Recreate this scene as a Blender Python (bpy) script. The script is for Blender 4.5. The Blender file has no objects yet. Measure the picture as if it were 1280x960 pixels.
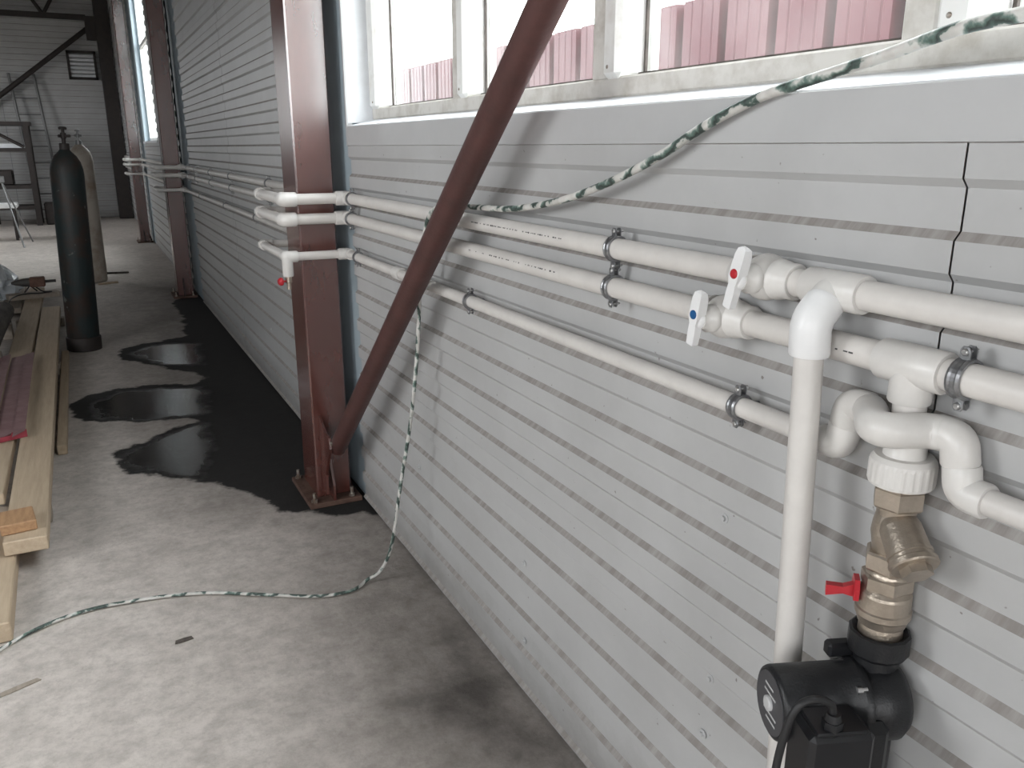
import bpy, math, random
import numpy as np
from mathutils import Vector, Matrix
random.seed(7); rng = np.random.default_rng(7)
scene = bpy.context.scene
COL = scene.collection

# ------------------------------------------------------------------ camera
CAM = Vector((-0.954, 0.0, 1.5)); FPX = 1030.0
PITCH = math.atan((480-184)/FPX); YAW = math.atan((640-95)/math.hypot(FPX, 480-184))
_fh = Vector((math.sin(YAW), math.cos(YAW), 0)); _R = Vector((math.cos(YAW), -math.sin(YAW), 0)); _Z = Vector((0, 0, 1))
_F = _fh*math.cos(PITCH) - _Z*math.sin(PITCH); _U = _fh*math.sin(PITCH) + _Z*math.cos(PITCH)
cd = bpy.data.cameras.new('camera'); cam = bpy.data.objects.new('camera', cd); COL.objects.link(cam)
cd.sensor_width = 36; cd.lens = 36*FPX/1280; cd.clip_start = 0.02; cd.clip_end = 300
cam.matrix_world = Matrix(((_R.x, _U.x, -_F.x, CAM.x), (_R.y, _U.y, -_F.y, CAM.y), (_R.z, _U.z, -_F.z, CAM.z), (0, 0, 0, 1)))
scene.camera = cam
def at_floor(u, v, z=0.0):            # where a sight line meets a level plane, used to survey the place
    r = _F + _R*((u-640)/FPX) - _U*((v-480)/FPX)
    return CAM + r*((z-CAM.z)/r.z)
# ------------------------------------------------------------------ world, exposure
w = bpy.data.worlds.new('overcast_sky'); scene.world = w; w.use_nodes = True
bg = w.node_tree.nodes['Background']; bg.inputs[0].default_value = (0.97, 0.985, 1.0, 1); bg.inputs[1].default_value = 14.0
vs = scene.view_settings; vs.view_transform = 'Standard'; vs.look = 'None'; vs.gamma = 1; vs.use_curve_mapping = False
vs.exposure = -0.22
sl = bpy.data.lights.new('sun', 'SUN'); sl.energy = 12.0; sl.angle = math.radians(25); sl.color = (1.0, 0.97, 0.93)
sun = bpy.data.objects.new('sun', sl); COL.objects.link(sun); sun.rotation_euler = Vector((0.42, -0.50, -0.87)).to_track_quat('-Z', 'Y').to_euler()
def portal(name, loc, rot, sx, sy):
    l = bpy.data.lights.new(name, 'AREA'); l.shape = 'RECTANGLE'; l.size = sx; l.size_y = sy; l.cycles.is_portal = True
    o = bpy.data.objects.new(name, l); COL.objects.link(o); o.location = loc; o.rotation_euler = rot
XL, YB, YF, ZC = -4.6, -6.0, 20.75, 5.2       # opposite wall (unseen, pulled in for light falloff), rear wall, far wall, ceiling
WIN_L = [(-2.4, -0.8), (1.0, 2.6), (15.8, 17.6)]   # unseen opposite windows (y ranges), sized for the light; last added to brighten far end
WZ0, WZ1 = 1.6, 3.3
for a, b in WIN_L:
    portal('window_portal', (XL-0.05, (a+b)/2, (WZ0+WZ1)/2), (0, -math.pi/2, 0), WZ1-WZ0, b-a)
GATE = (-3.9, -2.2, 3.0)  # unseen rear opening, added and sized to let sky light in
portal('gate_portal', ((GATE[0]+GATE[1])/2, YB-0.05, GATE[2]/2), (math.pi/2, 0, 0), GATE[1]-GATE[0], GATE[2])
portal('window_portal_near', (0.2, 0.9, 2.65), (0, math.pi/2, 0), 2.1, 4.7)
portal('window_portal_far', (0.2, 13.2, 2.7), (0, math.pi/2, 0), 2.3, 2.6)

# ------------------------------------------------------------------ materials
MATS = {}
def mat(name, c1, c2=None, scale=6.0, rough=0.5, metal=0.0, bump=0.0, bscale=None, stretch=(1, 1, 1), spec=0.5, detail=6.0, lo=0.35, hi=0.65, rough2=None, specks=None):
    m = bpy.data.materials.new(name); m.use_nodes = True; nt = m.node_tree; N = nt.nodes; L = nt.links
    b = N['Principled BSDF']; b.inputs['Roughness'].default_value = rough; b.inputs['Metallic'].default_value = metal
    b.inputs['Specular IOR Level'].default_value = spec
    b.inputs['Base Color'].default_value = (*c1, 1)
    if c2 is not None or bump:
        g = N.new('ShaderNodeNewGeometry'); mp = N.new('ShaderNodeMapping'); mp.inputs['Scale'].default_value = stretch
        L.new(g.outputs['Position'], mp.inputs['Vector'])
    if c2 is not None:
        n = N.new('ShaderNodeTexNoise'); n.inputs['Scale'].default_value = scale; n.inputs['Detail'].default_value = detail; n.inputs['Roughness'].default_value = 0.65
        L.new(mp.outputs[0], n.inputs['Vector'])
        r = N.new('ShaderNodeValToRGB'); r.color_ramp.elements[0].position = lo; r.color_ramp.elements[1].position = hi
        r.color_ramp.elements[0].color = (*c1, 1); r.color_ramp.elements[1].color = (*c2, 1)
        L.new(n.outputs['Fac'], r.inputs[0]); out = r.outputs[0]
        if specks:
            s = N.new('ShaderNodeTexNoise'); s.inputs['Scale'].default_value = specks[1]; s.inputs['Detail'].default_value = 2
            L.new(g.outputs['Position'], s.inputs['Vector'])
            sr = N.new('ShaderNodeValToRGB'); sr.color_ramp.elements[0].position = specks[2]; sr.color_ramp.elements[1].position = specks[2]+0.04
            L.new(s.outputs['Fac'], sr.inputs[0])
            mx = N.new('ShaderNodeMix'); mx.data_type = 'RGBA'; L.new(sr.outputs[0], mx.inputs[0]); L.new(out, mx.inputs[6]); mx.inputs[7].default_value = (*specks[0], 1); out = mx.outputs[2]
        L.new(out, b.inputs['Base Color'])
        if rough2 is not None:
            mr = N.new('ShaderNodeMapRange'); mr.inputs['From Min'].default_value = lo; mr.inputs['From Max'].default_value = hi
            mr.inputs['To Min'].default_value = rough; mr.inputs['To Max'].default_value = rough2
            L.new(n.outputs['Fac'], mr.inputs['Value']); L.new(mr.outputs[0], b.inputs['Roughness'])
    if bump:
        nb = N.new('ShaderNodeTexNoise'); nb.inputs['Scale'].default_value = bscale or scale*4; nb.inputs['Detail'].default_value = 4
        L.new(mp.outputs[0], nb.inputs['Vector'])
        bp = N.new('ShaderNodeBump'); bp.inputs['Strength'].default_value = bump; bp.inputs['Distance'].default_value = 0.01
        L.new(nb.outputs['Fac'], bp.inputs['Height']); L.new(bp.outputs[0], b.inputs['Normal'])
    MATS[name] = m
    return m
mat('sheet', (0.455, 0.457, 0.457), (0.41, 0.41, 0.408), 3.0, rough=0.42, specks=((0.2, 0.18, 0.17), 60, 0.74))
m = MATS['sheet']; N = m.node_tree.nodes; L = m.node_tree.links; b = N['Principled BSDF']
src = b.inputs['Base Color'].links[0].from_socket
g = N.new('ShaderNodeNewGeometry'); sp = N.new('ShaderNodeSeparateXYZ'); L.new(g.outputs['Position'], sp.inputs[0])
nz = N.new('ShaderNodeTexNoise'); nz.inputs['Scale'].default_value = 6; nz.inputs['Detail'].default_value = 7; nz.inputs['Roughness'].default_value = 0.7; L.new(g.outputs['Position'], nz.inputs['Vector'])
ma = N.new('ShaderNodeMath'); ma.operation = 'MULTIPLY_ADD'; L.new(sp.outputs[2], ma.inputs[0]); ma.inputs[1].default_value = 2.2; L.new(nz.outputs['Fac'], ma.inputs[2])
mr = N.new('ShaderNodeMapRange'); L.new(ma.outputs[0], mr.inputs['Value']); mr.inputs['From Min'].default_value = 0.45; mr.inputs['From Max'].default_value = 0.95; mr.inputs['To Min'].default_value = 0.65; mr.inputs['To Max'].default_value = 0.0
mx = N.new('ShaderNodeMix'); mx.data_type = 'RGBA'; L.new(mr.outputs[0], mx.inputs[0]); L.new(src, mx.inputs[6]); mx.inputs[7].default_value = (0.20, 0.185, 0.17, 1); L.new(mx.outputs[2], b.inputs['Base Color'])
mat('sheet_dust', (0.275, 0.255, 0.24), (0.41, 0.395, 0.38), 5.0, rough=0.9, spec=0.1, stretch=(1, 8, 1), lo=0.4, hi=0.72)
mat('trim', (0.47, 0.473, 0.475), (0.43, 0.433, 0.435), 3.0, rough=0.4)
mat('sill_white', (0.74, 0.76, 0.79), (0.66, 0.68, 0.70), 8.0, rough=0.45)
mat('frame_white', (0.78, 0.78, 0.76), (0.60, 0.57, 0.52), 9.0, rough=0.5, lo=0.5, hi=0.75)
mat('frame_dirty', (0.62, 0.60, 0.56), (0.42, 0.39, 0.34), 14.0, rough=0.7, lo=0.45, hi=0.75)
mat('gasket', (0.05, 0.045, 0.04), (0.12, 0.10, 0.09), 20, rough=0.8)
mat('backing', (0.36, 0.43, 0.47), (0.31, 0.37, 0.41), 4.0, rough=0.6)
mat('outer_grey', (0.26, 0.265, 0.27), (0.21, 0.215, 0.22), 2.0, rough=0.7)
mat('ceiling', (0.24, 0.245, 0.25), (0.20, 0.205, 0.21), 2.0, rough=0.7)
mat('primer', (0.110, 0.033, 0.025), (0.088, 0.028, 0.022), 6.0, rough=0.24, stretch=(1, 1, 0.35), spec=1.0)
_b = MATS['primer'].node_tree.nodes['Principled BSDF']; _b.inputs['Coat Weight'].default_value = 0.7; _b.inputs['Coat IOR'].default_value = 1.75; _b.inputs['Coat Roughness'].default_value = 0.2
mat('primer_dark', (0.030, 0.016, 0.014), (0.045, 0.02, 0.017), 9.0, rough=0.55)
mat('primer_brace', (0.085, 0.034, 0.030), (0.060, 0.025, 0.022), 14.0, rough=0.5, bump=0.1, bscale=90)
mat('rusty_plate', (0.13, 0.075, 0.055), (0.07, 0.035, 0.026), 16.0, rough=0.8, bump=0.3, bscale=60)
mat('bolt', (0.45, 0.42, 0.38), (0.2, 0.13, 0.09), 60.0, rough=0.4, metal=0.8)
mat('ppr', (0.66, 0.635, 0.605), (0.60, 0.575, 0.55), 12.0, rough=0.38)
mat('ppr_fit', (0.68, 0.665, 0.64), (0.62, 0.60, 0.575), 16.0, rough=0.34)
mat('ppr_white', (0.80, 0.80, 0.80), (0.76, 0.76, 0.76), 16.0, rough=0.3)
mat('ink', (0.05, 0.05, 0.05), rough=0.6)
mat('red_plastic', (0.45, 0.02, 0.03), rough=0.35)
mat('blue_plastic', (0.01, 0.09, 0.25), rough=0.35)
mat('zinc', (0.36, 0.37, 0.38), (0.24, 0.24, 0.25), 60.0, rough=0.38, metal=0.9)
mat('rubber', (0.07, 0.07, 0.075), rough=0.7)
mat('brass_nickel', (0.50, 0.435, 0.365), (0.40, 0.345, 0.285), 30.0, rough=0.36, metal=0.85, bump=0.12, bscale=220)
mat('pump_black', (0.006, 0.0065, 0.008), (0.010, 0.0105, 0.012), 20.0, rough=0.42, bump=0.1, bscale=300)
mat('pump_plastic', (0.007, 0.0075, 0.009), (0.010, 0.010, 0.012), 20.0, rough=0.36)
mat('steel_bright', (0.62, 0.62, 0.62), rough=0.3, metal=1.0)
mat('nameplate', (0.06, 0.06, 0.065), rough=0.4)
mat('nameprint', (0.5, 0.5, 0.5), rough=0.5)
mat('wood', (0.50, 0.40, 0.29), (0.38, 0.29, 0.20), 7.0, rough=0.75, stretch=(7, 0.5, 7), bump=0.1, bscale=30, lo=0.3, hi=0.75)
mat('wood_grey', (0.36, 0.31, 0.26), (0.25, 0.21, 0.17), 7.0, rough=0.8, stretch=(7, 0.5, 7), bump=0.15, bscale=30, lo=0.3, hi=0.75)
mat('wood_orange', (0.42, 0.25, 0.13), (0.30, 0.17, 0.09), 10.0, rough=0.75, stretch=(6, 1, 6))
mat('bark', (0.11, 0.095, 0.08), (0.05, 0.04, 0.035), 14.0, rough=0.9, bump=0.5, bscale=30, stretch=(1, 0.3, 1))
mat('maroon_sheet', (0.20, 0.11, 0.115), (0.27, 0.17, 0.17), 12.0, rough=0.55, lo=0.4, hi=0.7)
mat('maroon_edge', (0.30, 0.04, 0.06), rough=0.5)
mat('cyl_dark', (0.012, 0.021, 0.022), (0.032, 0.019, 0.014), 5.0, rough=0.55, bump=0.2, bscale=40, lo=0.45, hi=0.6, specks=((0.13, 0.14, 0.13), 14, 0.67))
mat('cyl_pale', (0.42, 0.38, 0.33), (0.28, 0.22, 0.17), 6.0, rough=0.6, lo=0.45, hi=0.7)
mat('dark_steel', (0.022, 0.018, 0.017), (0.035, 0.026, 0.023), 9.0, rough=0.6)
mat('alu', (0.25, 0.25, 0.25), rough=0.45, metal=0.6)
mat('tool_brown', (0.17, 0.085, 0.06), (0.10, 0.05, 0.035), 40.0, rough=0.7)
mat('tool_grey', (0.07, 0.065, 0.06), rough=0.6)
mat('cable_black', (0.012, 0.012, 0.013), rough=0.5)
mat('white_paint', (0.8, 0.8, 0.8), rough=0.5)
mat('fence_red', (0.070, 0.012, 0.016), (0.060, 0.010, 0.014), 3.0, rough=0.45)
mat('soil', (0.22, 0.20, 0.17), (0.15, 0.14, 0.12), 1.0, rough=0.95)
mat('debris', (0.06, 0.05, 0.045), (0.14, 0.12, 0.10), 40.0, rough=0.8)

def special(name):
    m = bpy.data.materials.new(name); m.use_nodes = True; MATS[name] = m
    return m, m.node_tree.nodes, m.node_tree.links, m.node_tree.nodes['Principled BSDF']
# dirty window glass: clear pane with a thin film of dust that scatters daylight
m, N, L, b = special('glass')
tr = N.new('ShaderNodeBsdfTransparent'); tr.inputs[0].default_value = (0.93, 0.95, 0.95, 1)
gl = N.new('ShaderNodeBsdfGlossy'); gl.inputs['Roughness'].default_value = 0.05
tl = N.new('ShaderNodeBsdfTranslucent'); tl.inputs[0].default_value = (0.9, 0.88, 0.86, 1)
lw = N.new('ShaderNodeLayerWeight'); lw.inputs[0].default_value = 0.5
pw = N.new('ShaderNodeMath'); pw.operation = 'POWER'; pw.inputs[1].default_value = 4.0; L.new(lw.outputs['Facing'], pw.inputs[0])
fr = N.new('ShaderNodeMath'); fr.operation = 'MULTIPLY_ADD'; fr.inputs[1].default_value = 0.5; fr.inputs[2].default_value = 0.03; L.new(pw.outputs[0], fr.inputs[0])
m1 = N.new('ShaderNodeMixShader'); m2 = N.new('ShaderNodeMixShader')
g = N.new('ShaderNodeNewGeometry'); n = N.new('ShaderNodeTexNoise'); n.inputs['Scale'].default_value = 7; n.inputs['Detail'].default_value = 5
mr = N.new('ShaderNodeMapRange'); mr.inputs['From Min'].default_value = 0.35; mr.inputs['From Max'].default_value = 0.75; mr.inputs['To Min'].default_value = 0.02; mr.inputs['To Max'].default_value = 0.05
L.new(g.outputs['Position'], n.inputs['Vector']); L.new(n.outputs['Fac'], mr.inputs['Value']); L.new(mr.outputs[0], m1.inputs[0])
L.new(tr.outputs[0], m1.inputs[1]); L.new(tl.outputs[0], m1.inputs[2])
L.new(fr.outputs[0], m2.inputs[0]); L.new(m1.outputs[0], m2.inputs[1]); L.new(gl.outputs[0], m2.inputs[2])
L.new(m2.outputs[0], N['Material Output'].inputs[0])
# translucent polythene
m, N, L, b = special('polythene')
b.inputs['Base Color'].default_value = (0.82, 0.86, 0.90, 1); b.inputs['Roughness'].default_value = 0.25
b.inputs['Transmission Weight'].default_value = 0.25
# wrapped hose: white tape spiralled over a green and dark core (uses the tube's own UV)
m, N, L, b = special('hose_wrap')
uv = N.new('ShaderNodeTexCoord'); sp = N.new('ShaderNodeSeparateXYZ'); L.new(uv.outputs['UV'], sp.inputs[0])
g = N.new('ShaderNodeNewGeometry'); n = N.new('ShaderNodeTexNoise'); n.inputs['Scale'].default_value = 13; n.inputs['Detail'].default_value = 6; L.new(g.outputs['Position'], n.inputs['Vector'])
a1 = N.new('ShaderNodeMath'); a1.operation = 'MULTIPLY_ADD'; L.new(sp.outputs[0], a1.inputs[0]); a1.inputs[1].default_value = 7.0; L.new(sp.outputs[1], a1.inputs[2])
a2 = N.new('ShaderNodeMath'); a2.operation = 'MULTIPLY_ADD'; L.new(n.outputs['Fac'], a2.inputs[0]); a2.inputs[1].default_value = 4.0; L.new(a1.outputs[0], a2.inputs[2])
a3 = N.new('ShaderNodeMath'); a3.operation = 'FRACT'; L.new(a2.outputs[0], a3.inputs[0])
r = N.new('ShaderNodeValToRGB'); r.color_ramp.interpolation = 'LINEAR'
e = r.color_ramp.elements; e[0].position = 0.0; e[0].color = (0.60, 0.58, 0.55, 1); e[1].position = 0.36; e[1].color = (0.46, 0.46, 0.43, 1)
for p, c in ((0.42, (0.07, 0.11, 0.095, 1)), (0.58, (0.03, 0.04, 0.035, 1)), (0.74, (0.11, 0.17, 0.145, 1)), (0.82, (0.30, 0.34, 0.31, 1)), (0.90, (0.60, 0.60, 0.57, 1))):
    x = e.new(p); x.color = c
L.new(a3.outputs[0], r.inputs[0]); L.new(r.outputs[0], b.inputs['Base Color']); b.inputs['Roughness'].default_value = 0.5
# concrete floor with wet patches (mesh attribute "wet": where water has run, "damp": soaked dirt plus painted-in shade along the wall)
m, N, L, b = special('concrete')
g = N.new('ShaderNodeNewGeometry')
def noise(scale, det=6, rgh=0.6):
    n = N.new('ShaderNodeTexNoise'); n.inputs['Scale'].default_value = scale; n.inputs['Detail'].default_value = det; n.inputs['Roughness'].default_value = rgh
    L.new(g.outputs['Position'], n.inputs['Vector']); return n.outputs['Fac']
def ramp(fac, stops):
    r = N.new('ShaderNodeValToRGB'); e = r.color_ramp.elements
    e[0].position, e[0].color = stops[0][0], (*stops[0][1], 1); e[1].position, e[1].color = stops[-1][0], (*stops[-1][1], 1)
    for p, c in stops[1:-1]:
        x = e.new(p); x.color = (*c, 1)
    L.new(fac, r.inputs[0]); return r.outputs[0]
def mix(fac, a, bb, mode='MIX'):
    x = N.new('ShaderNodeMix'); x.data_type = 'RGBA'; x.blend_type = mode
    for s, v in ((0, fac), (6, a), (7, bb)):
        if isinstance(v, (int, float)): x.inputs[s].default_value = v
        elif isinstance(v, tuple): x.inputs[s].default_value = (*v, 1)
        else: L.new(v, x.inputs[s])
    return x.outputs[2]
def attr(nm):
    a = N.new('ShaderNodeAttribute'); a.attribute_name = nm; return a.outputs['Fac']
def mth(op, a, c, cl=False):
    x = N.new('ShaderNodeMath'); x.operation = op; x.use_clamp = cl
    for s, v in ((0, a), (1, c)):
        if isinstance(v, (int, float)): x.inputs[s].default_value = v
        else: L.new(v, x.inputs[s])
    return x.outputs[0]
base = ramp(noise(1.3, 5), [(0.3, (0.49, 0.445, 0.41)), (0.5, (0.565, 0.515, 0.475)), (0.7, (0.62, 0.57, 0.53))])
base = mix(ramp(noise(9, 8, 0.7), [(0.36, (0.45,)*3), (0.60, (0,)*3)]), base, (0.26, 0.235, 0.21))
base = mix(ramp(noise(26, 8, 0.75), [(0.38, (0.35,)*3), (0.55, (0,)*3)]), base, (0.25, 0.225, 0.20))
base = mix(ramp(noise(55, 4, 0.7), [(0.66, (0,)*3), (0.74, (0.6,)*3)]), base, (0.13, 0.12, 0.11))
damp_shade = attr('damp_shade'); wet = attr('wet')
dn = mth('MULTIPLY', damp_shade, ramp(noise(5, 6), [(0.3, (0.65,)*3), (0.6, (1,)*3)]), True)
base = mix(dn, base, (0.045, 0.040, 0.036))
wn = ramp(mth('ADD', wet, mth('MULTIPLY', mth('SUBTRACT', noise(7, 6), 0.5), 1.1)), [(0.42, (0,)*3), (0.58, (1,)*3)])
base = mix(wn, base, mix(noise(14, 5), (0.022, 0.021, 0.021), (0.034, 0.032, 0.031)))
L.new(base, b.inputs['Base Color'])
shine = mth('MULTIPLY', wn, ramp(mth('ADD', attr('pool'), mth('MULTIPLY', mth('SUBTRACT', noise(7, 4), 0.5), 0.7)), [(0.3, (0,)*3), (0.62, (1,)*3)]))
mr = N.new('ShaderNodeMapRange'); L.new(shine, mr.inputs['Value']); mr.inputs['To Min'].default_value = 0.8; mr.inputs['To Max'].default_value = 0.05
L.new(mr.outputs[0], b.inputs['Roughness'])
spc = N.new('ShaderNodeMapRange'); L.new(shine, spc.inputs['Value']); spc.inputs['To Min'].default_value = 0.25; spc.inputs['To Max'].default_value = 0.6; L.new(spc.outputs[0], b.inputs['Specular IOR Level'])
bp = N.new('ShaderNodeBump'); bp.inputs['Distance'].default_value = 0.01
bs = N.new('ShaderNodeMapRange'); L.new(shine, bs.inputs['Value']); bs.inputs['To Min'].default_value = 0.25; bs.inputs['To Max'].default_value = 0.12; L.new(bs.outputs[0], bp.inputs['Strength'])
L.new(mth('ADD', noise(38, 5, 0.7), noise(8, 4)), bp.inputs['Height']); L.new(bp.outputs[0], b.inputs['Normal'])

# ------------------------------------------------------------------ mesh helpers
ORG = {}
def frame(axis):
    a = Vector(axis).normalized(); h = Vector((0, 0, 1)) if abs(a.z) < 0.9 else Vector((0, 1, 0))
    u = a.cross(h).normalized(); return a, u, a.cross(u).normalized()
class MB:
    def __init__(s): s.v = []; s.f = []; s.m = []; s.s = []; s.uv = None
    def add(s, vs, fs, mi=0, sm=False):
        o = len(s.v); s.v += [tuple(p) for p in vs]
        for f in fs: s.f.append(tuple(i+o for i in f)); s.m.append(mi); s.s.append(sm)
        return s
    def box(s, c, d, R=None, mi=0, bev=0.0):
        c = Vector(c); hx, hy, hz = d[0]/2, d[1]/2, d[2]/2
        if bev <= 0:
            p = [Vector((x, y, z)) for z in (-hz, hz) for y in (-hy, hy) for x in (-hx, hx)]
            if R is not None: p = [R @ q for q in p]
            return s.add([c+q for q in p], [(0, 2, 3, 1), (4, 5, 7, 6), (0, 1, 5, 4), (2, 6, 7, 3), (0, 4, 6, 2), (1, 3, 7, 5)], mi)
        p = []; idx = {}
        for sx in (-1, 1):
            for sy in (-1, 1):
                for sz in (-1, 1):
                    for a in range(3):
                        q = [sx*(hx-bev), sy*(hy-bev), sz*(hz-bev)]; q[a] += (sx, sy, sz)[a]*bev
                        idx[(sx, sy, sz, a)] = len(p); p.append(Vector(q))
        F = []
        for sx in (-1, 1):
            F.append([idx[(sx, -1, -1, 0)], idx[(sx, 1, -1, 0)], idx[(sx, 1, 1, 0)], idx[(sx, -1, 1, 0)]])
            F.append([idx[(-1, sx, -1, 1)], idx[(1, sx, -1, 1)], idx[(1, sx, 1, 1)], idx[(-1, sx, 1, 1)]])
            F.append([idx[(-1, -1, sx, 2)], idx[(1, -1, sx, 2)], idx[(1, 1, sx, 2)], idx[(-1, 1, sx, 2)]])
            for sy in (-1, 1):
                F.append([idx[(sx, sy, -1, 0)], idx[(sx, sy, 1, 0)], idx[(sx, sy, 1, 1)], idx[(sx, sy, -1, 1)]])
                F.append([idx[(sx, -1, sy, 0)], idx[(sx, 1, sy, 0)], idx[(sx, 1, sy, 2)], idx[(sx, -1, sy, 2)]])
                F.append([idx[(-1, sx, sy, 1)], idx[(1, sx, sy, 1)], idx[(1, sx, sy, 2)], idx[(-1, sx, sy, 2)]])
                for sz in (-1, 1): F.append([idx[(sx, sy, sz, a)] for a in range(3)])
        G = []
        for f in F:      # outward winding
            a, bq, cq = p[f[0]], p[f[1]], p[f[2]]
            if (bq-a).cross(cq-a).dot(a+bq+cq) < 0: f = f[::-1]
            G.append(f)
        if R is not None: p = [R @ q for q in p]
        return s.add([c+q for q in p], G, mi)
    def rings(s, rings, mi=0, sm=True, cap=True):
        n = len(rings[0]); vs_ = [q for r in rings for q in r]; fs = []
        for i in range(len(rings)-1):
            for j in range(n):
                k = (j+1) % n; fs.append((i*n+j, i*n+k, (i+1)*n+k, (i+1)*n+j))
        o = len(s.f); s.add(vs_, fs, mi, sm)
        if cap:
            s.add(rings[0], [tuple(range(n))[::-1]], mi); s.add(rings[-1], [tuple(range(n))], mi)
        return s
    def lathe(s, o, axis, prof, n=24, mi=0, sm=True, cap=True, phase=0.0, u=None):
        a, uu, vv = frame(axis); o = Vector(o)
        rs = [[o+a*h+(uu*math.cos(t)+vv*math.sin(t))*r for t in (phase+2*math.pi*j/n for j in range(n))] for r, h in prof]
        return s.rings(rs, mi, sm, cap)
    def flat_lathe(s, o, axis, prof, n=24, mi=0, phase=0.0):      # each profile step gets a crisp edge
        for q0, q1 in zip(prof[:-1], prof[1:]): s.lathe(o, axis, [q0, q1], n, mi, True, False, phase)
        a, uu, vv = frame(axis); o = Vector(o)
        for (r, h), rev in ((prof[0], True), (prof[-1], False)):
            if r > 1e-4:
                ring = [o+a*h+(uu*math.cos(t)+vv*math.sin(t))*r for t in (phase+2*math.pi*j/n for j in range(n))]
                s.add(ring, [tuple(range(n))[::-1] if rev else tuple(range(n))], mi)
        return s
    def cyl(s, p0, p1, r0, r1=None, n=16, mi=0, sm=True):
        p0 = Vector(p0); p1 = Vector(p1); d = p1-p0
        return s.lathe(p0, d, [(r0, 0), (r0 if r1 is None else r1, d.length)], n, mi, sm)
    def tube(s, path, r, n=12, mi=0, cap=True, uvs=False):
        P = [Vector(p) for p in path]; R = r if isinstance(r, (list, tuple)) else [r]*len(P)
        T = [(P[min(i+1, len(P)-1)]-P[max(i-1, 0)]).normalized() for i in range(len(P))]
        a, u, v = frame(T[0]); rs = []
        for p, t, rr in zip(P, T, R):
            u = (u-t*u.dot(t)).normalized(); v = t.cross(u)
            rs.append([p+(u*math.cos(2*math.pi*j/n)+v*math.sin(2*math.pi*j/n))*rr for j in range(n)])
        if uvs:
            ln = [0]
            for i in range(1, len(P)): ln.append(ln[-1]+(P[i]-P[i-1]).length)
            s.uv = [(ln[i+di], (j+dj)/n) for i in range(len(P)-1) for j in range(n) for di, dj in ((0, 0), (0, 1), (1, 1), (1, 0))]
        return s.rings(rs, mi, True, cap)
    def sphere(s, c, r, n=20, mi=0, sc=(1, 1, 1), axis=(0, 0, 1)):
        k = n//2; a, u, v = frame(axis); c = Vector(c); rs = []
        for i in range(k+1):
            th = 0.02+(math.pi-0.04)*i/k
            rs.append([c+u*(r*sc[0]*math.sin(th)*math.cos(2*math.pi*j/n))+v*(r*sc[1]*math.sin(th)*math.sin(2*math.pi*j/n))-a*(r*sc[2]*math.cos(th)) for j in range(n)])
        return s.rings(rs, mi, True, True)
    def prism(s, poly, o, u, v, d, mi=0):
        o = Vector(o); u = Vector(u); v = Vector(v); d = Vector(d); n = len(poly)
        A = [o+u*a+v*b_ for a, b_ in poly]; B = [p+d for p in A]
        if u.cross(v).dot(d) < 0: A, B = B, A
        s.add(A+B, [tuple(range(n))[::-1], tuple(range(n, 2*n))]+[(i, (i+1) % n, n+(i+1) % n, n+i) for i in range(n)], mi)
        return s
    def mesh(s, name, mats, org=(0, 0, 0)):
        me = bpy.data.meshes.new(name); o = Vector(org)
        me.from_pydata([tuple(Vector(p)-o) for p in s.v], [], s.f)
        for x in (mats if isinstance(mats, (list, tuple)) else [mats]): me.materials.append(MATS[x])
        me.polygons.foreach_set('material_index', s.m); me.polygons.foreach_set('use_smooth', s.s)
        if s.uv:
            ul = me.uv_layers.new(name='UVMap')
            flat = [c for q in s.uv for c in q]; flat += [0.0]*(2*len(me.loops)-len(flat)); ul.data.foreach_set('uv', flat)
        me.update(); return me
    def build(s, name, mats, parent=None, org=None, label=None, cat=None, group=None, kind=None):
        if org is None: org = ORG.get(parent, (0, 0, 0)) if parent else (0, 0, 0)
        o = bpy.data.objects.new(name, s.mesh(name, mats, org)); COL.objects.link(o)
        if parent: o.parent = parent; ORG[o] = org
        else: o.location = org; ORG[o] = org
        return tag(o, label, cat, group, kind)
def tag(o, label=None, cat=None, group=None, kind=None):
    for k, x in (('label', label), ('category', cat), ('group', group), ('kind', kind)):
        if x: o[k] = x
    return o
def thing(name, loc, label, cat, group=None):
    o = bpy.data.objects.new(name, None); COL.objects.link(o); o.location = loc; o.empty_display_size = 0.05; ORG[o] = loc
    return tag(o, label, cat, group)
def copy_tree(o, parent=None):
    c = o.copy(); COL.objects.link(c); c.parent = parent; ORG[c] = ORG.get(o, (0, 0, 0))
    for ch in [x for x in bpy.data.objects if x.parent == o]: copy_tree(ch, c)
    return c
def arc(a, c, b, k=6, trim=1.0):      # rounded corner: quadratic from a over c to b
    a, c, b = Vector(a), Vector(c), Vector(b)
    return [a*(1-t)**2+c*2*t*(1-t)+b*t*t for t in (i/k for i in range(k+1))]
def smooth_path(pts, k=8):            # Catmull-Rom
    P = [Vector(p) for p in pts]; P = [P[0]*2-P[1]]+P+[P[-1]*2-P[-2]]; out = []
    for i in range(1, len(P)-2):
        for t in (j/k for j in range(k)):
            a, b_, c, d = P[i-1:i+3]
            out.append(0.5*((2*b_)+(c-a)*t+(2*a-5*b_+4*c-d)*t*t+(3*b_-a-3*c+d)*t**3))
    return out+[P[-2]]

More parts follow.
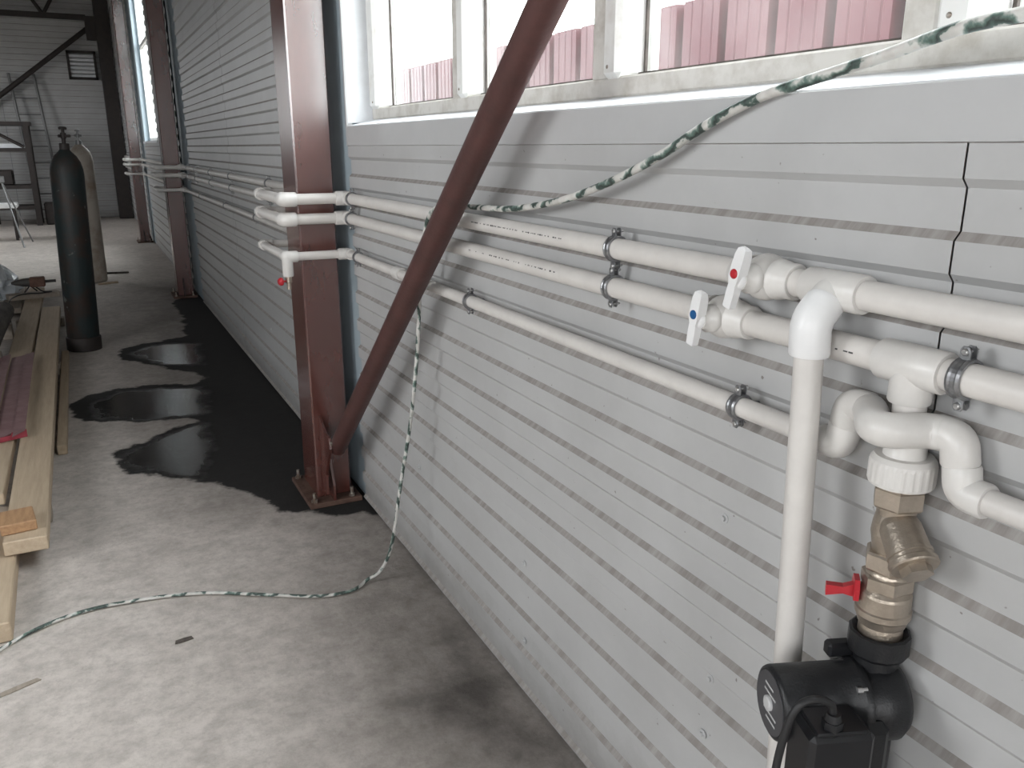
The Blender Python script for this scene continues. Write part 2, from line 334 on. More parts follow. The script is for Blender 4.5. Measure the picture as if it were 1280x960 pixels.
# ------------------------------------------------------------------ floor
def in_poly(X, Y, poly):
    ins = np.zeros(X.shape, bool); dist = np.full(X.shape, 1e9); n = len(poly)
    for i in range(n):
        x0, y0 = poly[i]; x1, y1 = poly[(i+1) % n]
        c = ((y0 > Y) != (y1 > Y)) & (X < (x1-x0)*(Y-y0)/((y1-y0) if y1 != y0 else 1e-9)+x0); ins ^= c
        dx, dy = x1-x0, y1-y0; t = np.clip(((X-x0)*dx+(Y-y0)*dy)/(dx*dx+dy*dy+1e-12), 0, 1)
        dist = np.minimum(dist, np.hypot(X-x0-t*dx, Y-y0-t*dy))
    return np.where(ins, dist, -dist)
fl = lambda pts: [tuple(at_floor(u, v))[:2] for u, v in pts]
wet_poly = fl([(510, 650), (452, 640), (420, 643), (380, 640), (350, 638), (338, 628), (300, 612), (260, 603), (205, 597), (165, 591), (148, 579), (140, 567), (165, 556), (190, 548), (215, 535), (250, 526), (235, 522), (180, 528), (120, 527), (90, 522), (85, 508), (110, 494), (140, 487), (190, 481), (245, 480), (260, 470), (230, 464), (200, 458), (155, 450), (145, 440), (165, 432), (200, 427), (232, 420), (228, 395), (215, 378), (240, 368), (300, 372)])
pool_polys = [fl([(150, 575), (190, 552), (250, 530), (262, 560), (245, 598), (200, 590)]), fl([(120, 505), (150, 490), (250, 484), (255, 515), (190, 525), (130, 522)]), fl([(165, 440), (205, 430), (245, 430), (250, 455), (205, 455)])]
damp_shade_polys = [(0.85, 0.10, fl([(740, 965), (700, 905), (650, 850), (600, 800), (560, 765), (520, 790), (545, 840), (470, 880), (500, 905), (590, 935), (640, 980)])),  # damp floor by the wall, with the shade there darkened in too
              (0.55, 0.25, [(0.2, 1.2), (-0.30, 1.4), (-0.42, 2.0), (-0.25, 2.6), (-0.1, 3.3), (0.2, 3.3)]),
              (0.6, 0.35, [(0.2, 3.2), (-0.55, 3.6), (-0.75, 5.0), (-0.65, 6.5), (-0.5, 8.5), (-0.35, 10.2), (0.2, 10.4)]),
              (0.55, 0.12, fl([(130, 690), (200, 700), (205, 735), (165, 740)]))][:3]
xs = np.concatenate([np.arange(XL, -1.6, 0.4), np.arange(-1.6, 0.06, 0.02), [0.3]]); ys = np.concatenate([np.arange(YB, 1.0, 0.5), np.arange(1.0, 8.0, 0.025), np.arange(8.0, 11.0, 0.1), np.arange(11.0, 21.4, 0.5)])
X, Y = np.meshgrid(xs, ys, indexing='ij'); nx, ny = X.shape
sd = in_poly(X, Y, wet_poly); wet = np.clip(0.5+sd/0.16, 0, 1)
pool = np.zeros(X.shape)
for p in pool_polys: pool = np.maximum(pool, np.clip(0.5+in_poly(X, Y, p)/0.25, 0, 1))
damp_shade_v = np.zeros(X.shape)
for k, soft, p in damp_shade_polys: damp_shade_v = np.maximum(damp_shade_v, k*np.clip(0.5+in_poly(X, Y, p)/soft*0.5, 0, 1))
me = bpy.data.meshes.new('floor')
verts = np.stack([X, Y, np.zeros_like(X)], -1).reshape(-1, 3); I = np.arange(nx*ny).reshape(nx, ny)
me.from_pydata(verts.tolist(), [], np.stack([I[:-1, :-1], I[1:, :-1], I[1:, 1:], I[:-1, 1:]], -1).reshape(-1, 4).tolist())
for nm, a in (('wet', wet), ('pool', pool), ('damp_shade', damp_shade_v)):
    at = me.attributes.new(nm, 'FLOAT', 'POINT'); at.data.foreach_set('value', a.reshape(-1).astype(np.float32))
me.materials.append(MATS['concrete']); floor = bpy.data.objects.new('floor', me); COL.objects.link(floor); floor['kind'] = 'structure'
mb = MB(); mb.box((5, 8, -0.26), (90, 90, 0.5)); mb.build('ground', 'soil', kind='structure')

# ------------------------------------------------------------------ walls
PITCHZ, ZS = 0.1145, 1.401
def sheet_profile(z0, z1):
    pts = []; k0 = math.floor((ZS-z1)/PITCHZ)-1; k1 = math.ceil((ZS-z0)/PITCHZ)+1
    for k in range(k0, k1+1):
        t = ZS-k*PITCHZ
        pts += [(t, 0.0), (t-0.011, -0.010), (t-0.0515, -0.010), (t-0.0625, 0.0)]
    pts.sort(reverse=True); zz = [p[0] for p in pts][::-1]; xx = [p[1] for p in pts][::-1]
    f = lambda z: float(np.interp(z, zz, xx))
    return [(z1, f(z1))]+[p for p in pts if z0+1e-4 < p[0] < z1-1e-4]+[(z0, f(z0))]
def sheet(name, z0, z1, y0, y1, parent, off=0.0, along='y', base=0.0):
    pr = sheet_profile(z0, z1); mb = MB(); T = 0.0015
    def P(t, x, z): return (base+x+off, t, z) if along == 'y' else (t, base+x+off, z)
    for (za, xa), (zb, xb) in zip(pr[:-1], pr[1:]):
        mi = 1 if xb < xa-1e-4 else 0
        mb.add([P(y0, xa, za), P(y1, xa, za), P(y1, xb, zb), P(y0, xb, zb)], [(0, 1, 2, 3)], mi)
        mb.add([P(y0, xa+T, za), P(y1, xa+T, za), P(y1, xb+T, zb), P(y0, xb+T, zb)], [(3, 2, 1, 0)], 0)
        for y in (y0, y1): mb.add([P(y, xa, za), P(y, xa+T, za), P(y, xb+T, zb), P(y, xb, zb)], [(0, 1, 2, 3)], 2)
    return mb.build(name, ['sheet', 'sheet_dust', 'gasket'], parent)
NW = (-1.45, 3.236, 1.583, 3.70)       # near window opening: y0 y1 z0 z1
FW = (11.9, 14.45, 1.58, 3.9)          # far window opening
mb = MB()                              # backing wall with its two window openings
def wall_piece(y0, y1, z0, z1): mb.box((0.09, (y0+y1)/2, (z0+z1)/2), (0.10, y1-y0, z1-z0))
wall_piece(YB, NW[0], 0, ZC); wall_piece(NW[0], NW[1], 0, NW[2]-0.005); wall_piece(NW[0], NW[1], NW[3], ZC); wall_piece(NW[1]+0.012, FW[0], 0, ZC)
wall_piece(FW[0], FW[1], 0, FW[2]); wall_piece(FW[0], FW[1], FW[3], ZC); wall_piece(FW[1], YF+0.3, 0, ZC)
wall_r = mb.build('wall_right', 'backing', kind='structure')
ZL = 0.452
for (a, b_, z0, z1) in [(YB+0.1, 0.659, ZL, 1.52), (YB+0.1, 0.659, 0.012, ZL+0.02), (0.661, 3.255, ZL, 1.52), (0.661, 3.30, 0.012, ZL+0.02),
                       (YB+0.1, NW[0], 1.5, ZC-0.02), (NW[0], 3.25, 3.73, ZC-0.02),
                       (3.72, 6.255, 0.012, 2.40), (6.26, 8.70, 0.012, 2.40), (3.72, 6.255, 2.38, ZC-0.02), (6.26, 8.70, 2.38, ZC-0.02),
                       (9.45, 14.40, 0.012, 1.57), (9.45, 11.88, 1.55, ZC-0.02), (15.2, 20.55, 0.012, ZC-0.02)]:
    sheet('cladding_sheet', z0, z1, a, b_, wall_r, off=(-0.0025 if z0 > 0.1 else 0.0)-(0.0012 if a > 0.66 and a < 3.3 else 0))
for a, b_ in ((3.20, 3.78), (8.62, 9.52), (14.38, 15.28)):
    mb = MB(); mb.box((0.024, (a+b_)/2, (0.0 if a > 3.3 and a < 14 else 0.0)+ZC/2), (0.034, b_-a, ZC-0.01)) if a > 3.3 else (mb.box((0.024, 3.515, ZC/2), (0.034, 0.53, ZC-0.01)))
    mb.build('filler_strip', 'backing', wall_r)
mb = MB(); mb.box((XL/2, YF+0.06, ZC/2), (-XL+0.3, 0.1, ZC)); wall_f = mb.build('wall_far', 'outer_grey', kind='structure')
for a, b_ in ((-4.58, -4.1), (-4.09, -2.2), (-2.19, -0.02)):
    sheet('cladding_sheet', 0.012, ZC-0.02, a, b_, wall_f, along='x', base=YF)
mb = MB(); mb.box((XL/2, (YB+YF)/2, ZC+0.06), (-XL+0.6, YF-YB+0.6, 0.1)); mb.build('ceiling', 'ceiling', kind='structure')
mb = MB()
ed = [YB]+[q for w_ in WIN_L for q in w_]+[YF]
mb.box((XL-0.06, (YB+YF)/2, WZ0/2), (0.1, YF-YB, WZ0)); mb.box((XL-0.06, (YB+YF)/2, (WZ1+ZC)/2), (0.1, YF-YB, ZC-WZ1))
for i in range(0, len(ed), 2): mb.box((XL-0.06, (ed[i]+ed[i+1])/2, (WZ0+WZ1)/2), (0.1, ed[i+1]-ed[i], WZ1-WZ0))
mb.build('wall_left', 'outer_grey', kind='structure')
mb = MB(); mb.box(((XL+GATE[0])/2, YB-0.06, ZC/2), (GATE[0]-XL, 0.1, ZC)); mb.box((GATE[1]/2, YB-0.06, ZC/2), (-GATE[1], 0.1, ZC)); mb.box(((GATE[0]+GATE[1])/2, YB-0.06, (GATE[2]+ZC)/2), (GATE[1]-GATE[0], 0.1, ZC-GATE[2]))
mb.build('wall_back', 'outer_grey', kind='structure')

# apron and side trim of the near window (folded sheet metal)
mb = MB()
mb.prism([(-0.0185, 1.575), (-0.0165, 1.577), (0.003, 1.577), (0.003, 1.507), (-0.009, 1.5045), (-0.0185, 1.5065)], (0, NW[0]-0.05, 0), (1, 0, 0), (0, 0, 1), (0, NW[1]+0.012-NW[0]+0.05, 0))
mb.build('trim_1', 'trim', kind='structure')
mb = MB(); mb.prism([(-0.0190, 3.237), (-0.0190, 3.252), (0.004, 3.252), (0.004, 3.237)], (0, 0, 1.5045), (1, 0, 0), (0, 1, 0), (0, 0, 2.255))
mb.build('trim_2', 'trim', kind='structure')
mb = MB(); mb.box((-0.008, (NW[0]+NW[1])/2, 3.735), (0.02, NW[1]-NW[0]+0.05, 0.07)); mb.build('trim_3', 'trim', kind='structure')

# near window
win = thing('window_1', (0.09, 0.9, NW[2]), None, None); win['kind'] = 'structure'
FXI = 0.085                            # inner face of the frame
mb = MB(); mb.prism([(-0.016, 1.5785), (FXI+0.03, 1.6085), (FXI+0.03, 1.58), (-0.016, 1.577)], (0, NW[0], 0), (1, 0, 0), (0, 0, 1), (0, NW[1]-NW[0], 0)); mb.build('sill', 'sill_white', win)
mb = MB(); mb.box((0.06, NW[1]+0.006, 2.645), (0.145, 0.012, 2.11)); mb.build('jamb', 'sill_white', win)
mb = MB(); mb.box((0.06, NW[0]-0.006, 2.645), (0.145, 0.012, 2.11)); mb.build('jamb', 'sill_white', win)
mb = MB(); mb.box((0.06, 0.9, 3.69), (0.145, 4.75, 0.012)); mb.build('head', 'sill_white', win)
LEN = NW[1]-NW[0]; YM = (NW[0]+NW[1])/2
mb = MB(); mb.box((FXI+0.025, YM, 1.623), (0.05, LEN, 0.042), bev=0.004); mb.build('bottom_rail', 'frame_dirty', win)
mb = MB(); mb.box((FXI+0.025, YM, 3.66), (0.05, LEN, 0.05), bev=0.004); mb.build('top_rail', 'frame_white', win)
MUL = [3.20, 2.375, 1.585, 0.785, -0.015, -0.815, -1.41]
for i, y in enumerate(MUL):
    if 0 < i < 6:
        mb = MB(); mb.box((FXI+0.028, y+0.045, 2.64), (0.05, 0.055, 2.0), bev=0.004); mb.build('mullion', 'frame_dirty', win)
    mb = MB(); mb.box((FXI+0.030, y-0.018 if i else 3.19, 2.64), (0.085, 0.062 if i else 0.085, 2.0), bev=0.012); p = mb.build('stile', 'frame_white', win)
    mb = MB(); mb.lathe((FXI-0.012, y-0.012, 1.664), (-1, 0, 0), [(0.004, 0), (0.004, 0.0015), (0.002, 0.0025)], 10); mb.build('screw', 'bolt', p)
for a, b_ in zip(MUL[:-1], MUL[1:]):
    y1 = a-0.052; y0 = b_+0.075; yc, ln = (y0+y1)/2, y1-y0
    mb = MB(); mb.box((FXI+0.055, yc, 1.646), (0.03, ln, 0.012)); mb.build('glazing_bead', 'gasket', win)
    mb = MB(); mb.box((FXI+0.056, y1-0.003, 2.64), (0.006, 0.006, 2.0)); mb.build('glazing_seal', 'gasket', win)
    mb = MB(); mb.box((FXI+0.080, y1+0.004, 2.64), (0.020, 0.012, 2.0)); mb.build('outer_frame', 'frame_white', win)
    mb = MB(); mb.box((FXI+0.062, yc, 2.64), (0.004, ln+0.02, 2.0)); mb.build('pane', 'glass', win)
# far window
win2 = thing('window_2', (0.09, 13.2, FW[2]), None, None); win2['kind'] = 'structure'
mb = MB(); mb.box((0.06, (FW[0]+FW[1])/2, FW[2]-0.01), (0.16, FW[1]-FW[0], 0.03)); mb.build('sill', 'sill_white', win2)
for y in (FW[0]+0.03, 13.17, FW[1]-0.03): mb = MB(); mb.box((0.11, y, 2.74), (0.05, 0.06, 2.3)); mb.build('stile', 'frame_white', win2)
for z in (FW[2]+0.03, 2.95, FW[3]-0.03): mb = MB(); mb.box((0.11, 13.175, z), (0.045, 2.5, 0.05)); mb.build('rail', 'frame_white', win2)
for y in (12.55, 13.81): mb = MB(); mb.box((0.115, y, 2.74), (0.004, 1.2, 2.26)); mb.build('pane', 'glass', win2)

# fence outside: box-ribbed red sheet
fence = thing('fence', (3.75, 8.0, 0), 'red ribbed metal fence outside the window', 'fence')
PF = 0.55
def fence_panel():
    mb = MB(); pts = [(0.13, 0), (0.13, 0.07), (0.0, 0.085)]
    for k in range(3):
        y = 0.15+k*0.13; pts += [(0.0, y), (0.005, y+0.008), (0.005, y+0.020), (0.0, y+0.028)]
    pts += [(0.0, 0.535), (0.13, PF)]
    for (xa, ya), (xb, yb) in zip(pts[:-1], pts[1:]):
        mb.add([(xa, ya, -0.02), (xb, yb, -0.02), (xb, yb, 2.67), (xa, ya, 2.67)], [(3, 2, 1, 0)])
        mb.add([(xa+.004, ya, -0.02), (xb+.004, yb, -0.02), (xb+.004, yb, 2.67), (xa+.004, ya, 2.67)], [(0, 1, 2, 3)])
        mb.add([(xa, ya, 2.67), (xb, yb, 2.67), (xb+.004, yb, 2.67), (xa+.004, ya, 2.67)], [(0, 1, 2, 3)])
    return mb.mesh('fence_panel', 'fence_red')
fm = fence_panel()
for k in range(34):
    o = bpy.data.objects.new('panel', fm); COL.objects.link(o); o.parent = fence; o.location = (0, -8.0-1.65+0.02+k*PF, 0)

# ------------------------------------------------------------------ steel columns and brace
def column(y, label, near=False):
    t = thing('steel_column', (-0.125, y+0.12, 0), label, 'column', 'steel columns along the right wall')
    pm = 'primer'
    mb = MB(); mb.box((-0.125, y+0.12, ZC/2+0.01), (0.15, 0.24, ZC-0.02), bev=0.006); mb.build('post', pm, t)
    mb = MB(); mb.box((-0.135, y+0.11, 0.012), (0.23, 0.36, 0.022), bev=0.003); mb.build('base_plate', 'rusty_plate', t)
    for sx in (-1, 1):
        mb = MB(); mb.prism([(0, 0.023), (-0.065*1, 0.023), (-0.065, 0.09), (-0.02, 0.2), (0, 0.2)] if sx < 0 else [(0, 0.023), (0.03, 0.023), (0.0, 0.16)], (-0.125+sx*0.075 if sx > 0 else -0.145, y if sx < 0 else y+0.1, 0), (0, 1, 0) if sx < 0 else (1, 0, 0), (0, 0, 1), (0.010, 0, 0) if sx < 0 else (0, 0.01, 0)); mb.build('gusset', 'primer_dark' if not near else 'primer', t)
    for bx, by in ((-0.225, -0.045), (-0.06, -0.045), (-0.225, 0.26), (-0.06, 0.262)):
        mb = MB(); mb.lathe((bx, y+by, 0.023), (0, 0, 1), [(0.014, 0), (0.014, 0.012)], 6, sm=False); mb.lathe((bx, y+by, 0.035), (0, 0, 1), [(0.008, 0), (0.0075, 0.03)], 10)
        mb.build('anchor_bolt', 'bolt', t)
    return t
column(3.36, 'nearest red-brown steel column beside the near window', True)
column(9.10, 'second red-brown steel column beyond the ribbed bay')
column(14.85, 'third red-brown steel column past the far tall window')
t = thing('corner_column', (-0.16, 20.3, 0), 'dark steel column in the far corner', 'column')
mb = MB(); mb.box((-0.16, 20.3, ZC/2), (0.26, 0.36, ZC-0.02)); mb.build('post', 'dark_steel', t)
mb = MB(); mb.box((-0.38, 20.28, 3.85), (0.20, 0.2, 0.45)); mb.build('knee_plate', 'dark_steel', t)
# round tube brace leaning from the first column's foot up towards the viewer
BX = -0.13; b0 = Vector((BX, 3.265, 0.245)); bd = Vector((0, -0.773, 0.634)).normalized()
b0 = Vector((BX, 3.24, 0.285)); bd = (Vector((BX, 1.47, 1.766))-b0).normalized()
br = thing('diagonal_brace', (BX, 3.2, 0.05), 'thick red-brown tube brace slanting up from the column foot', 'brace')
mb = MB(); mb.cyl(b0, b0+bd*4.2, 0.0355, n=32); mb.build('tube', 'primer_brace', br)
mb = MB(); mb.prism([(3.352, 0.06), (3.29, 0.06), (3.285, 0.15), (3.245, 0.22), (3.19, 0.30), (3.20, 0.345), (3.26, 0.35), (3.352, 0.40)], (BX-0.046, 0, 0), (0, 1, 0), (0, 0, 1), (0.010, 0, 0)); g_ = mb.build('gusset_plate', 'primer', br)
mb = MB(); mb.lathe(b0+bd*0.06+Vector((-0.035, 0, 0)), (-1, 0, 0), [(0.010, 0), (0.010, 0.008)], 6, sm=False); mb.build('bolt', 'bolt', br)

# ------------------------------------------------------------------ plastic pipework
PX = -0.045
Z1, Z2, Z3 = 1.311, 1.235, 1.095
XO = -0.285
def loop(y, z, r, fit):                # path of a jog round a column whose near face stands at y
    ya, yb = y-0.16, y+0.32
    return [(PX, ya, z), (XO, ya, z), (XO, yb, z), (PX, yb, z)]
def corner_fit(mb, p, d0, d1, r, arm=0.045, k=1.32):
    p = Vector(p); d0 = Vector(d0).normalized(); d1 = Vector(d1).normalized(); R = r*k; c = r*0.9
    path = [p+d0*arm, p+d0*(arm*0.9), p+d0*c]+arc(p+d0*c, p, p+d1*c, 6)[1:-1]+[p+d1*c, p+d1*(arm*0.9), p+d1*arm]
    mb.tube(path, [R*0.93]+[R]*(len(path)-2)+[R*0.93], 20)
def collar(mb, p, d, r, ln, k=1.32):
    d = Vector(d).normalized(); p = Vector(p)
    mb.lathe(p-d*ln/2, d, [(r*k*0.94, 0), (r*k, 0.003), (r*k, ln-0.003), (r*k*0.94, ln)], 22)
def run(thing_, pts, r, mname='ppr', seg=0):
    mb = MB(); P = [Vector(p) for p in pts]; path = [P[0]]
    for i in range(1, len(P)-1):
        d0 = (P[i-1]-P[i]).normalized(); d1 = (P[i+1]-P[i]).normalized()
        path += arc(P[i]+d0*r, P[i], P[i]+d1*r, 4)
    path.append(P[-1]); mb.tube(path, r, 20)
    return mb.build('pipe', mname, thing_)
def build_pipe(label, z, r, start_pts, cols=(3.36, 9.10, 14.85), end=20.05, dy=0.0):
    t = thing('water_pipe', (PX, start_pts[-1][1], z), label, 'pipe')
    pts = list(start_pts); corners = []
    for y in cols:
        L_ = loop(y+dy, z, r, None); pts += L_; corners.append(L_)
    pts.append((PX, end, z)); run(t, pts, r)
    for i, L_ in enumerate(corners):
        for k in range(4):
            prev = Vector((PX, 0, z)) if k == 0 else Vector(L_[k-1]); nxt = Vector((PX, 99, z)) if k == 3 else Vector(L_[k+1])
            mb = MB(); corner_fit(mb, L_[k], prev-Vector(L_[k]), nxt-Vector(L_[k]), r); mb.build('elbow', 'ppr_fit', t)
    return t
# upper pipe: runs past the frame on the right
p1 = build_pipe('uppermost white plastic pipe on the wall, with the red-dot valve', Z1, 0.0205, [(PX, -1.2, Z1)])
p2 = build_pipe('middle white plastic pipe on the wall, with the blue-dot valve', Z2, 0.0205, [(PX, -1.2, Z2)], dy=0.02)
# lower pipe with the up-and-over jog round the pump riser
RY = 0.667                              # riser position along the wall
J = [(-0.042, -1.2, Z3), (-0.042, 0.572, Z3), (-0.042, 0.590, 1.160), (-0.042, 0.628, 1.160)]
bow = smooth_path([(-0.042, 0.612, 1.160), (-0.052, 0.632, 1.160), (-0.090, 0.652, 1.160), (-0.094, 0.675, 1.160), (-0.062, 0.706, 1.160), (-0.042, 0.728, 1.160)], 5)
p3 = thing('water_pipe', (-0.042, 1.5, Z3), 'lowest, thinner white plastic pipe on the wall, with a small drain tap', 'pipe')
corners = [loop(y, Z3, 0.016, None) for y in (3.38, 9.10, 14.85)]
J3 = [(-0.042, -1.2, Z3), (-0.042, 0.567, Z3), (-0.042, 0.596, 1.160), (-0.042, 0.615, 1.160)]
run(p3, [(-0.042, -1.2, Z3), (-0.042, 0.580, Z3), (-0.042, 0.594, 1.160), (-0.042, 0.625, 1.160)], 0.0165)
run(p3, [(-0.042, 0.712, 1.160), (-0.042, 0.758, 1.160), (-0.042, 0.767, Z3), (PX, 0.80, Z3)]+[q for L_ in corners for q in L_]+[(PX, 20.05, Z3)], 0.0165)
mb = MB(); mb.tube(bow, [0.019]+[0.0225]*(len(bow)-2)+[0.019], 20); mb.build('bypass_bend', 'ppr_fit', p3)
for p, d0, d1 in (((-0.042, 0.594, 1.160), (0, 1, 0), (0, -0.18, -1)), ((-0.042, 0.580, Z3), (0, 0.18, 1), (0, -1, 0)), ((-0.042, 0.758, 1.160), (0, -1, 0), (0, 0.12, -1)), ((-0.042, 0.767, Z3), (0, -0.12, 1), (0, 1, 0))):
    mb = MB(); corner_fit(mb, p, d0, d1, 0.0165, 0.034, 1.36); mb.build('elbow', 'ppr_fit', p3)
for i, L_ in enumerate(corners):
    for k in range(4):
        prev = Vector((PX, 0, Z3)) if k == 0 else Vector(L_[k-1]); nxt = Vector((PX, 99, Z3)) if k == 3 else Vector(L_[k+1])
        mb = MB(); corner_fit(mb, L_[k], prev-Vector(L_[k]), nxt-Vector(L_[k]), 0.0165, 0.04, 1.36)
        e_ = mb.build('elbow', 'ppr_fit', p3)
        if i == 0 and k == 1:           # drain tee and tap at the column corner
            mb = MB(); q = Vector(L_[k]); mb.lathe(q, (0, 0, -1), [(0.021, 0), (0.021, 0.07), (0.019, 0.075)], 18); mb.build('drain_tee', 'ppr_fit', p3)
            mb = MB(); mb.flat_lathe(q+Vector((0, 0, -0.075)), (0, 0, -1), [(0.010, 0), (0.013, 0.002), (0.013, 0.022), (0.009, 0.026), (0.009, 0.05)], 12); tp = mb.build('drain_tap', 'brass_nickel', p3)
            mb = MB(); mb.lathe(q+Vector((-0.012, -0.004, -0.092)), (-1, -0.2, 0), [(0.004, 0), (0.004, 0.012), (0.015, 0.014), (0.016, 0.022), (0.010, 0.03)], 12); mb.build('tap_knob', 'red_plastic', tp)
# tees, valves and couplings
T1 = Vector((PX, 0.803, Z1)); T2 = Vector((PX, RY, Z2))
mb = MB(); collar(mb, T1+Vector((0, -0.002, 0)), (0, 1, 0), 0.0205, 0.098); bdir = Vector((-0.80, -0.14, -0.58)).normalized()
mb.lathe(T1, bdir, [(0.026, 0.0), (0.0265, 0.042), (0.025, 0.046)], 22); mb.build('tee', 'ppr_fit', p1)
mb = MB(); collar(mb, T2+Vector((0, 0.0, 0)), (0, 1, 0), 0.0205, 0.094); mb.lathe(T2, (0, 0, -1), [(0.026, 0), (0.027, 0.045), (0.0255, 0.048)], 22); mb.build('tee', 'ppr_fit', p2)
def ppr_valve(parent, c, handle_tilt, dot, hl):
    c = Vector(c); mb = MB(); mb.sphere(c, 0.036, 24, axis=(0, 1, 0), sc=(1, 1, 0.98))
    for s in (-1, 1): mb.lathe(c+Vector((0, s*0.026, 0)), (0, s, 0), [(0.031, 0), (0.029, 0.012), (0.027, 0.014), (0.027, 0.034), (0.025, 0.036)], 22)
    mb.lathe(c+Vector((-0.026, 0, 0)), (-1, 0, 0), [(0.023, 0), (0.0225, 0.014), (0.017, 0.016), (0.016, 0.028)], 20)
    v = mb.build('ball_valve', 'ppr_fit', parent)
    q = c+Vector((-0.054, 0, 0)); a = Vector((0, math.sin(handle_tilt), math.cos(handle_tilt))); n_ = Vector((-1, 0, 0)); side = a.cross(n_)
    mb = MB(); mb.lathe(q+Vector((0.006, 0, 0)), n_, [(0.015, 0), (0.014, 0.012), (0.010, 0.015)], 18)
    prof = [(-0.5, 0.006, 0.010), (-0.48, 0.009, 0.011), (-0.25, 0.0095, 0.012), (-0.12, 0.0085, 0.013), (0.0, 0.0115, 0.016), (0.2, 0.0115, 0.016), (0.34, 0.011, 0.015), (0.44, 0.009, 0.012), (0.47, 0.005, 0.006)]
    rs = []
    for t_, wd, th in prof:
        o = q+a*(t_*hl+0.004)+n_*0.006
        rs.append([o+side*(-wd)+n_*(-th/2), o+side*wd+n_*(-th/2), o+side*wd*0.9+n_*(th/2), o-side*wd*0.9+n_*(th/2)])
    mb.rings(rs, 0, False); h = mb.build('handle', 'ppr_white', v)
    mb = MB(); mb.lathe(q+a*(0.10*hl)+n_*0.012, n_, [(0.0075, 0), (0.0075, 0.003), (0.006, 0.0042)], 16); mb.build('colour_dot', dot, v)
    return v
ppr_valve(p1, (PX, 0.935, Z1), -0.28, 'red_plastic', 0.10)
ppr_valve(p2, (PX, 1.020, Z2), -0.18, 'blue_plastic', 0.094)
mb = MB(); collar(mb, (PX, 2.62, Z3), (0, 1, 0), 0.0165, 0.06); mb.build('coupling', 'ppr_fit', p3)
# printed lines on the pipes (flat ink strips following the pipe's front)
def print_line(parent, y0, y1, z, r, ang, marks, seed):
    rd = random.Random(seed); mb = MB(); y = y1
    c, s_ = math.cos(ang), math.sin(ang)
    while y > y0:
        wd = rd.choice((0.003, 0.004, 0.005, 0.007)); hgt = 0.0035
        if rd.random() < 0.8:
            for da in (0,):
                q = Vector((PX-c*(r+0.0003), y-wd/2, z+s_*(r+0.0003))); R = Matrix.Rotation(ang, 3, 'Y'); mb.box(q, (0.0003, wd, hgt*rd.uniform(0.5, 1)), R)
        y -= wd+rd.choice((0.002, 0.003, 0.010))
    mb.build('printed_marking', 'ink', parent, kind='stuff')
print_line(p1, 1.52, 1.98, Z1, 0.0205, 0.15, 0, 1); print_line(p2, 1.55, 2.0, Z2, 0.0205, 0.25, 0, 2); print_line(p2, 0.735, 0.775, Z2, 0.0205, 0.05, 0, 3)
# riser: 45 degree bend off the upper tee, then down past the motor to the underside of the pump
PV = Vector((-0.050, 0.655, 0.757))
E0 = T1+bdir*0.062
rp = thing('riser_pipe', (E0.x, E0.y, 0.4), 'vertical white plastic pipe dropping from the upper pipe behind the black pump', 'pipe')
Eb = Vector((E0.x-0.004, E0.y-0.035, 0.50))
run(rp, [T1+bdir*0.03, E0, Eb, (PV.x, PV.y-0.0, 0.50), (PV.x, PV.y, 0.60)], 0.0200)
mb = MB(); path = [E0-bdir*0.034, E0-bdir*0.03, E0-bdir*0.016]+arc(E0-bdir*0.016, E0, E0+Vector((0, 0, -0.016)), 6)[1:-1]+[E0+Vector((0, 0, -0.016)), E0+Vector((0, -0.002, -0.046)), E0+Vector((0, -0.002, -0.049))]
mb.tube(path, [0.0262, 0.0275]+[0.0275]*(len(path)-3)+[0.0262], 22); mb.build('elbow', 'ppr_white', rp)
for p, d0, d1 in ((Eb, (0, 0, 1), (PV.x-Eb.x, PV.y-Eb.y, 0)), ((PV.x, PV.y, 0.50), (Eb.x-PV.x, Eb.y-PV.y, 0), (0, 0, 1))):
    mb = MB(); corner_fit(mb, p, d0, d1, 0.02); mb.build('elbow', 'ppr_fit', rp)

# ------------------------------------------------------------------ pump train under the middle pipe
AX = Vector((PX-0.003, RY-0.006, 0))
def on(z): return Vector((AX.x, AX.y, z))
un = thing('pipe_union', on(1.075), 'white knurled plastic union under the middle pipe tee', 'union')
mb = MB(); mb.cyl((PX, RY, 1.205), on(1.150), 0.0205, n=22); mb.build('stub_pipe', 'ppr', un)
mb = MB(); mb.lathe(on(1.165), (0, 0, -1), [(0.024, 0), (0.0265, 0.004), (0.0265, 0.048), (0.030, 0.052)], 24); mb.build('socket', 'ppr_fit', un)
mb = MB(); n_ = 96; pr = [(0.036, 1.118), (0.0405, 1.112), (0.0415, 1.107), (0.0415, 1.083), (0.040, 1.079)]
rs = []
for i, (r_, z) in enumerate(pr[::-1]):
    rs.append([on(z)+Vector((math.cos(2*math.pi*j/n_), math.sin(2*math.pi*j/n_), 0))*(r_*(0.985 if (j % 4) < 2 and 0 < i < 3 else 1.0)) for j in range(n_)])
mb.rings(rs, 0, False); mb.build('knurled_nut', 'ppr_fit', un)
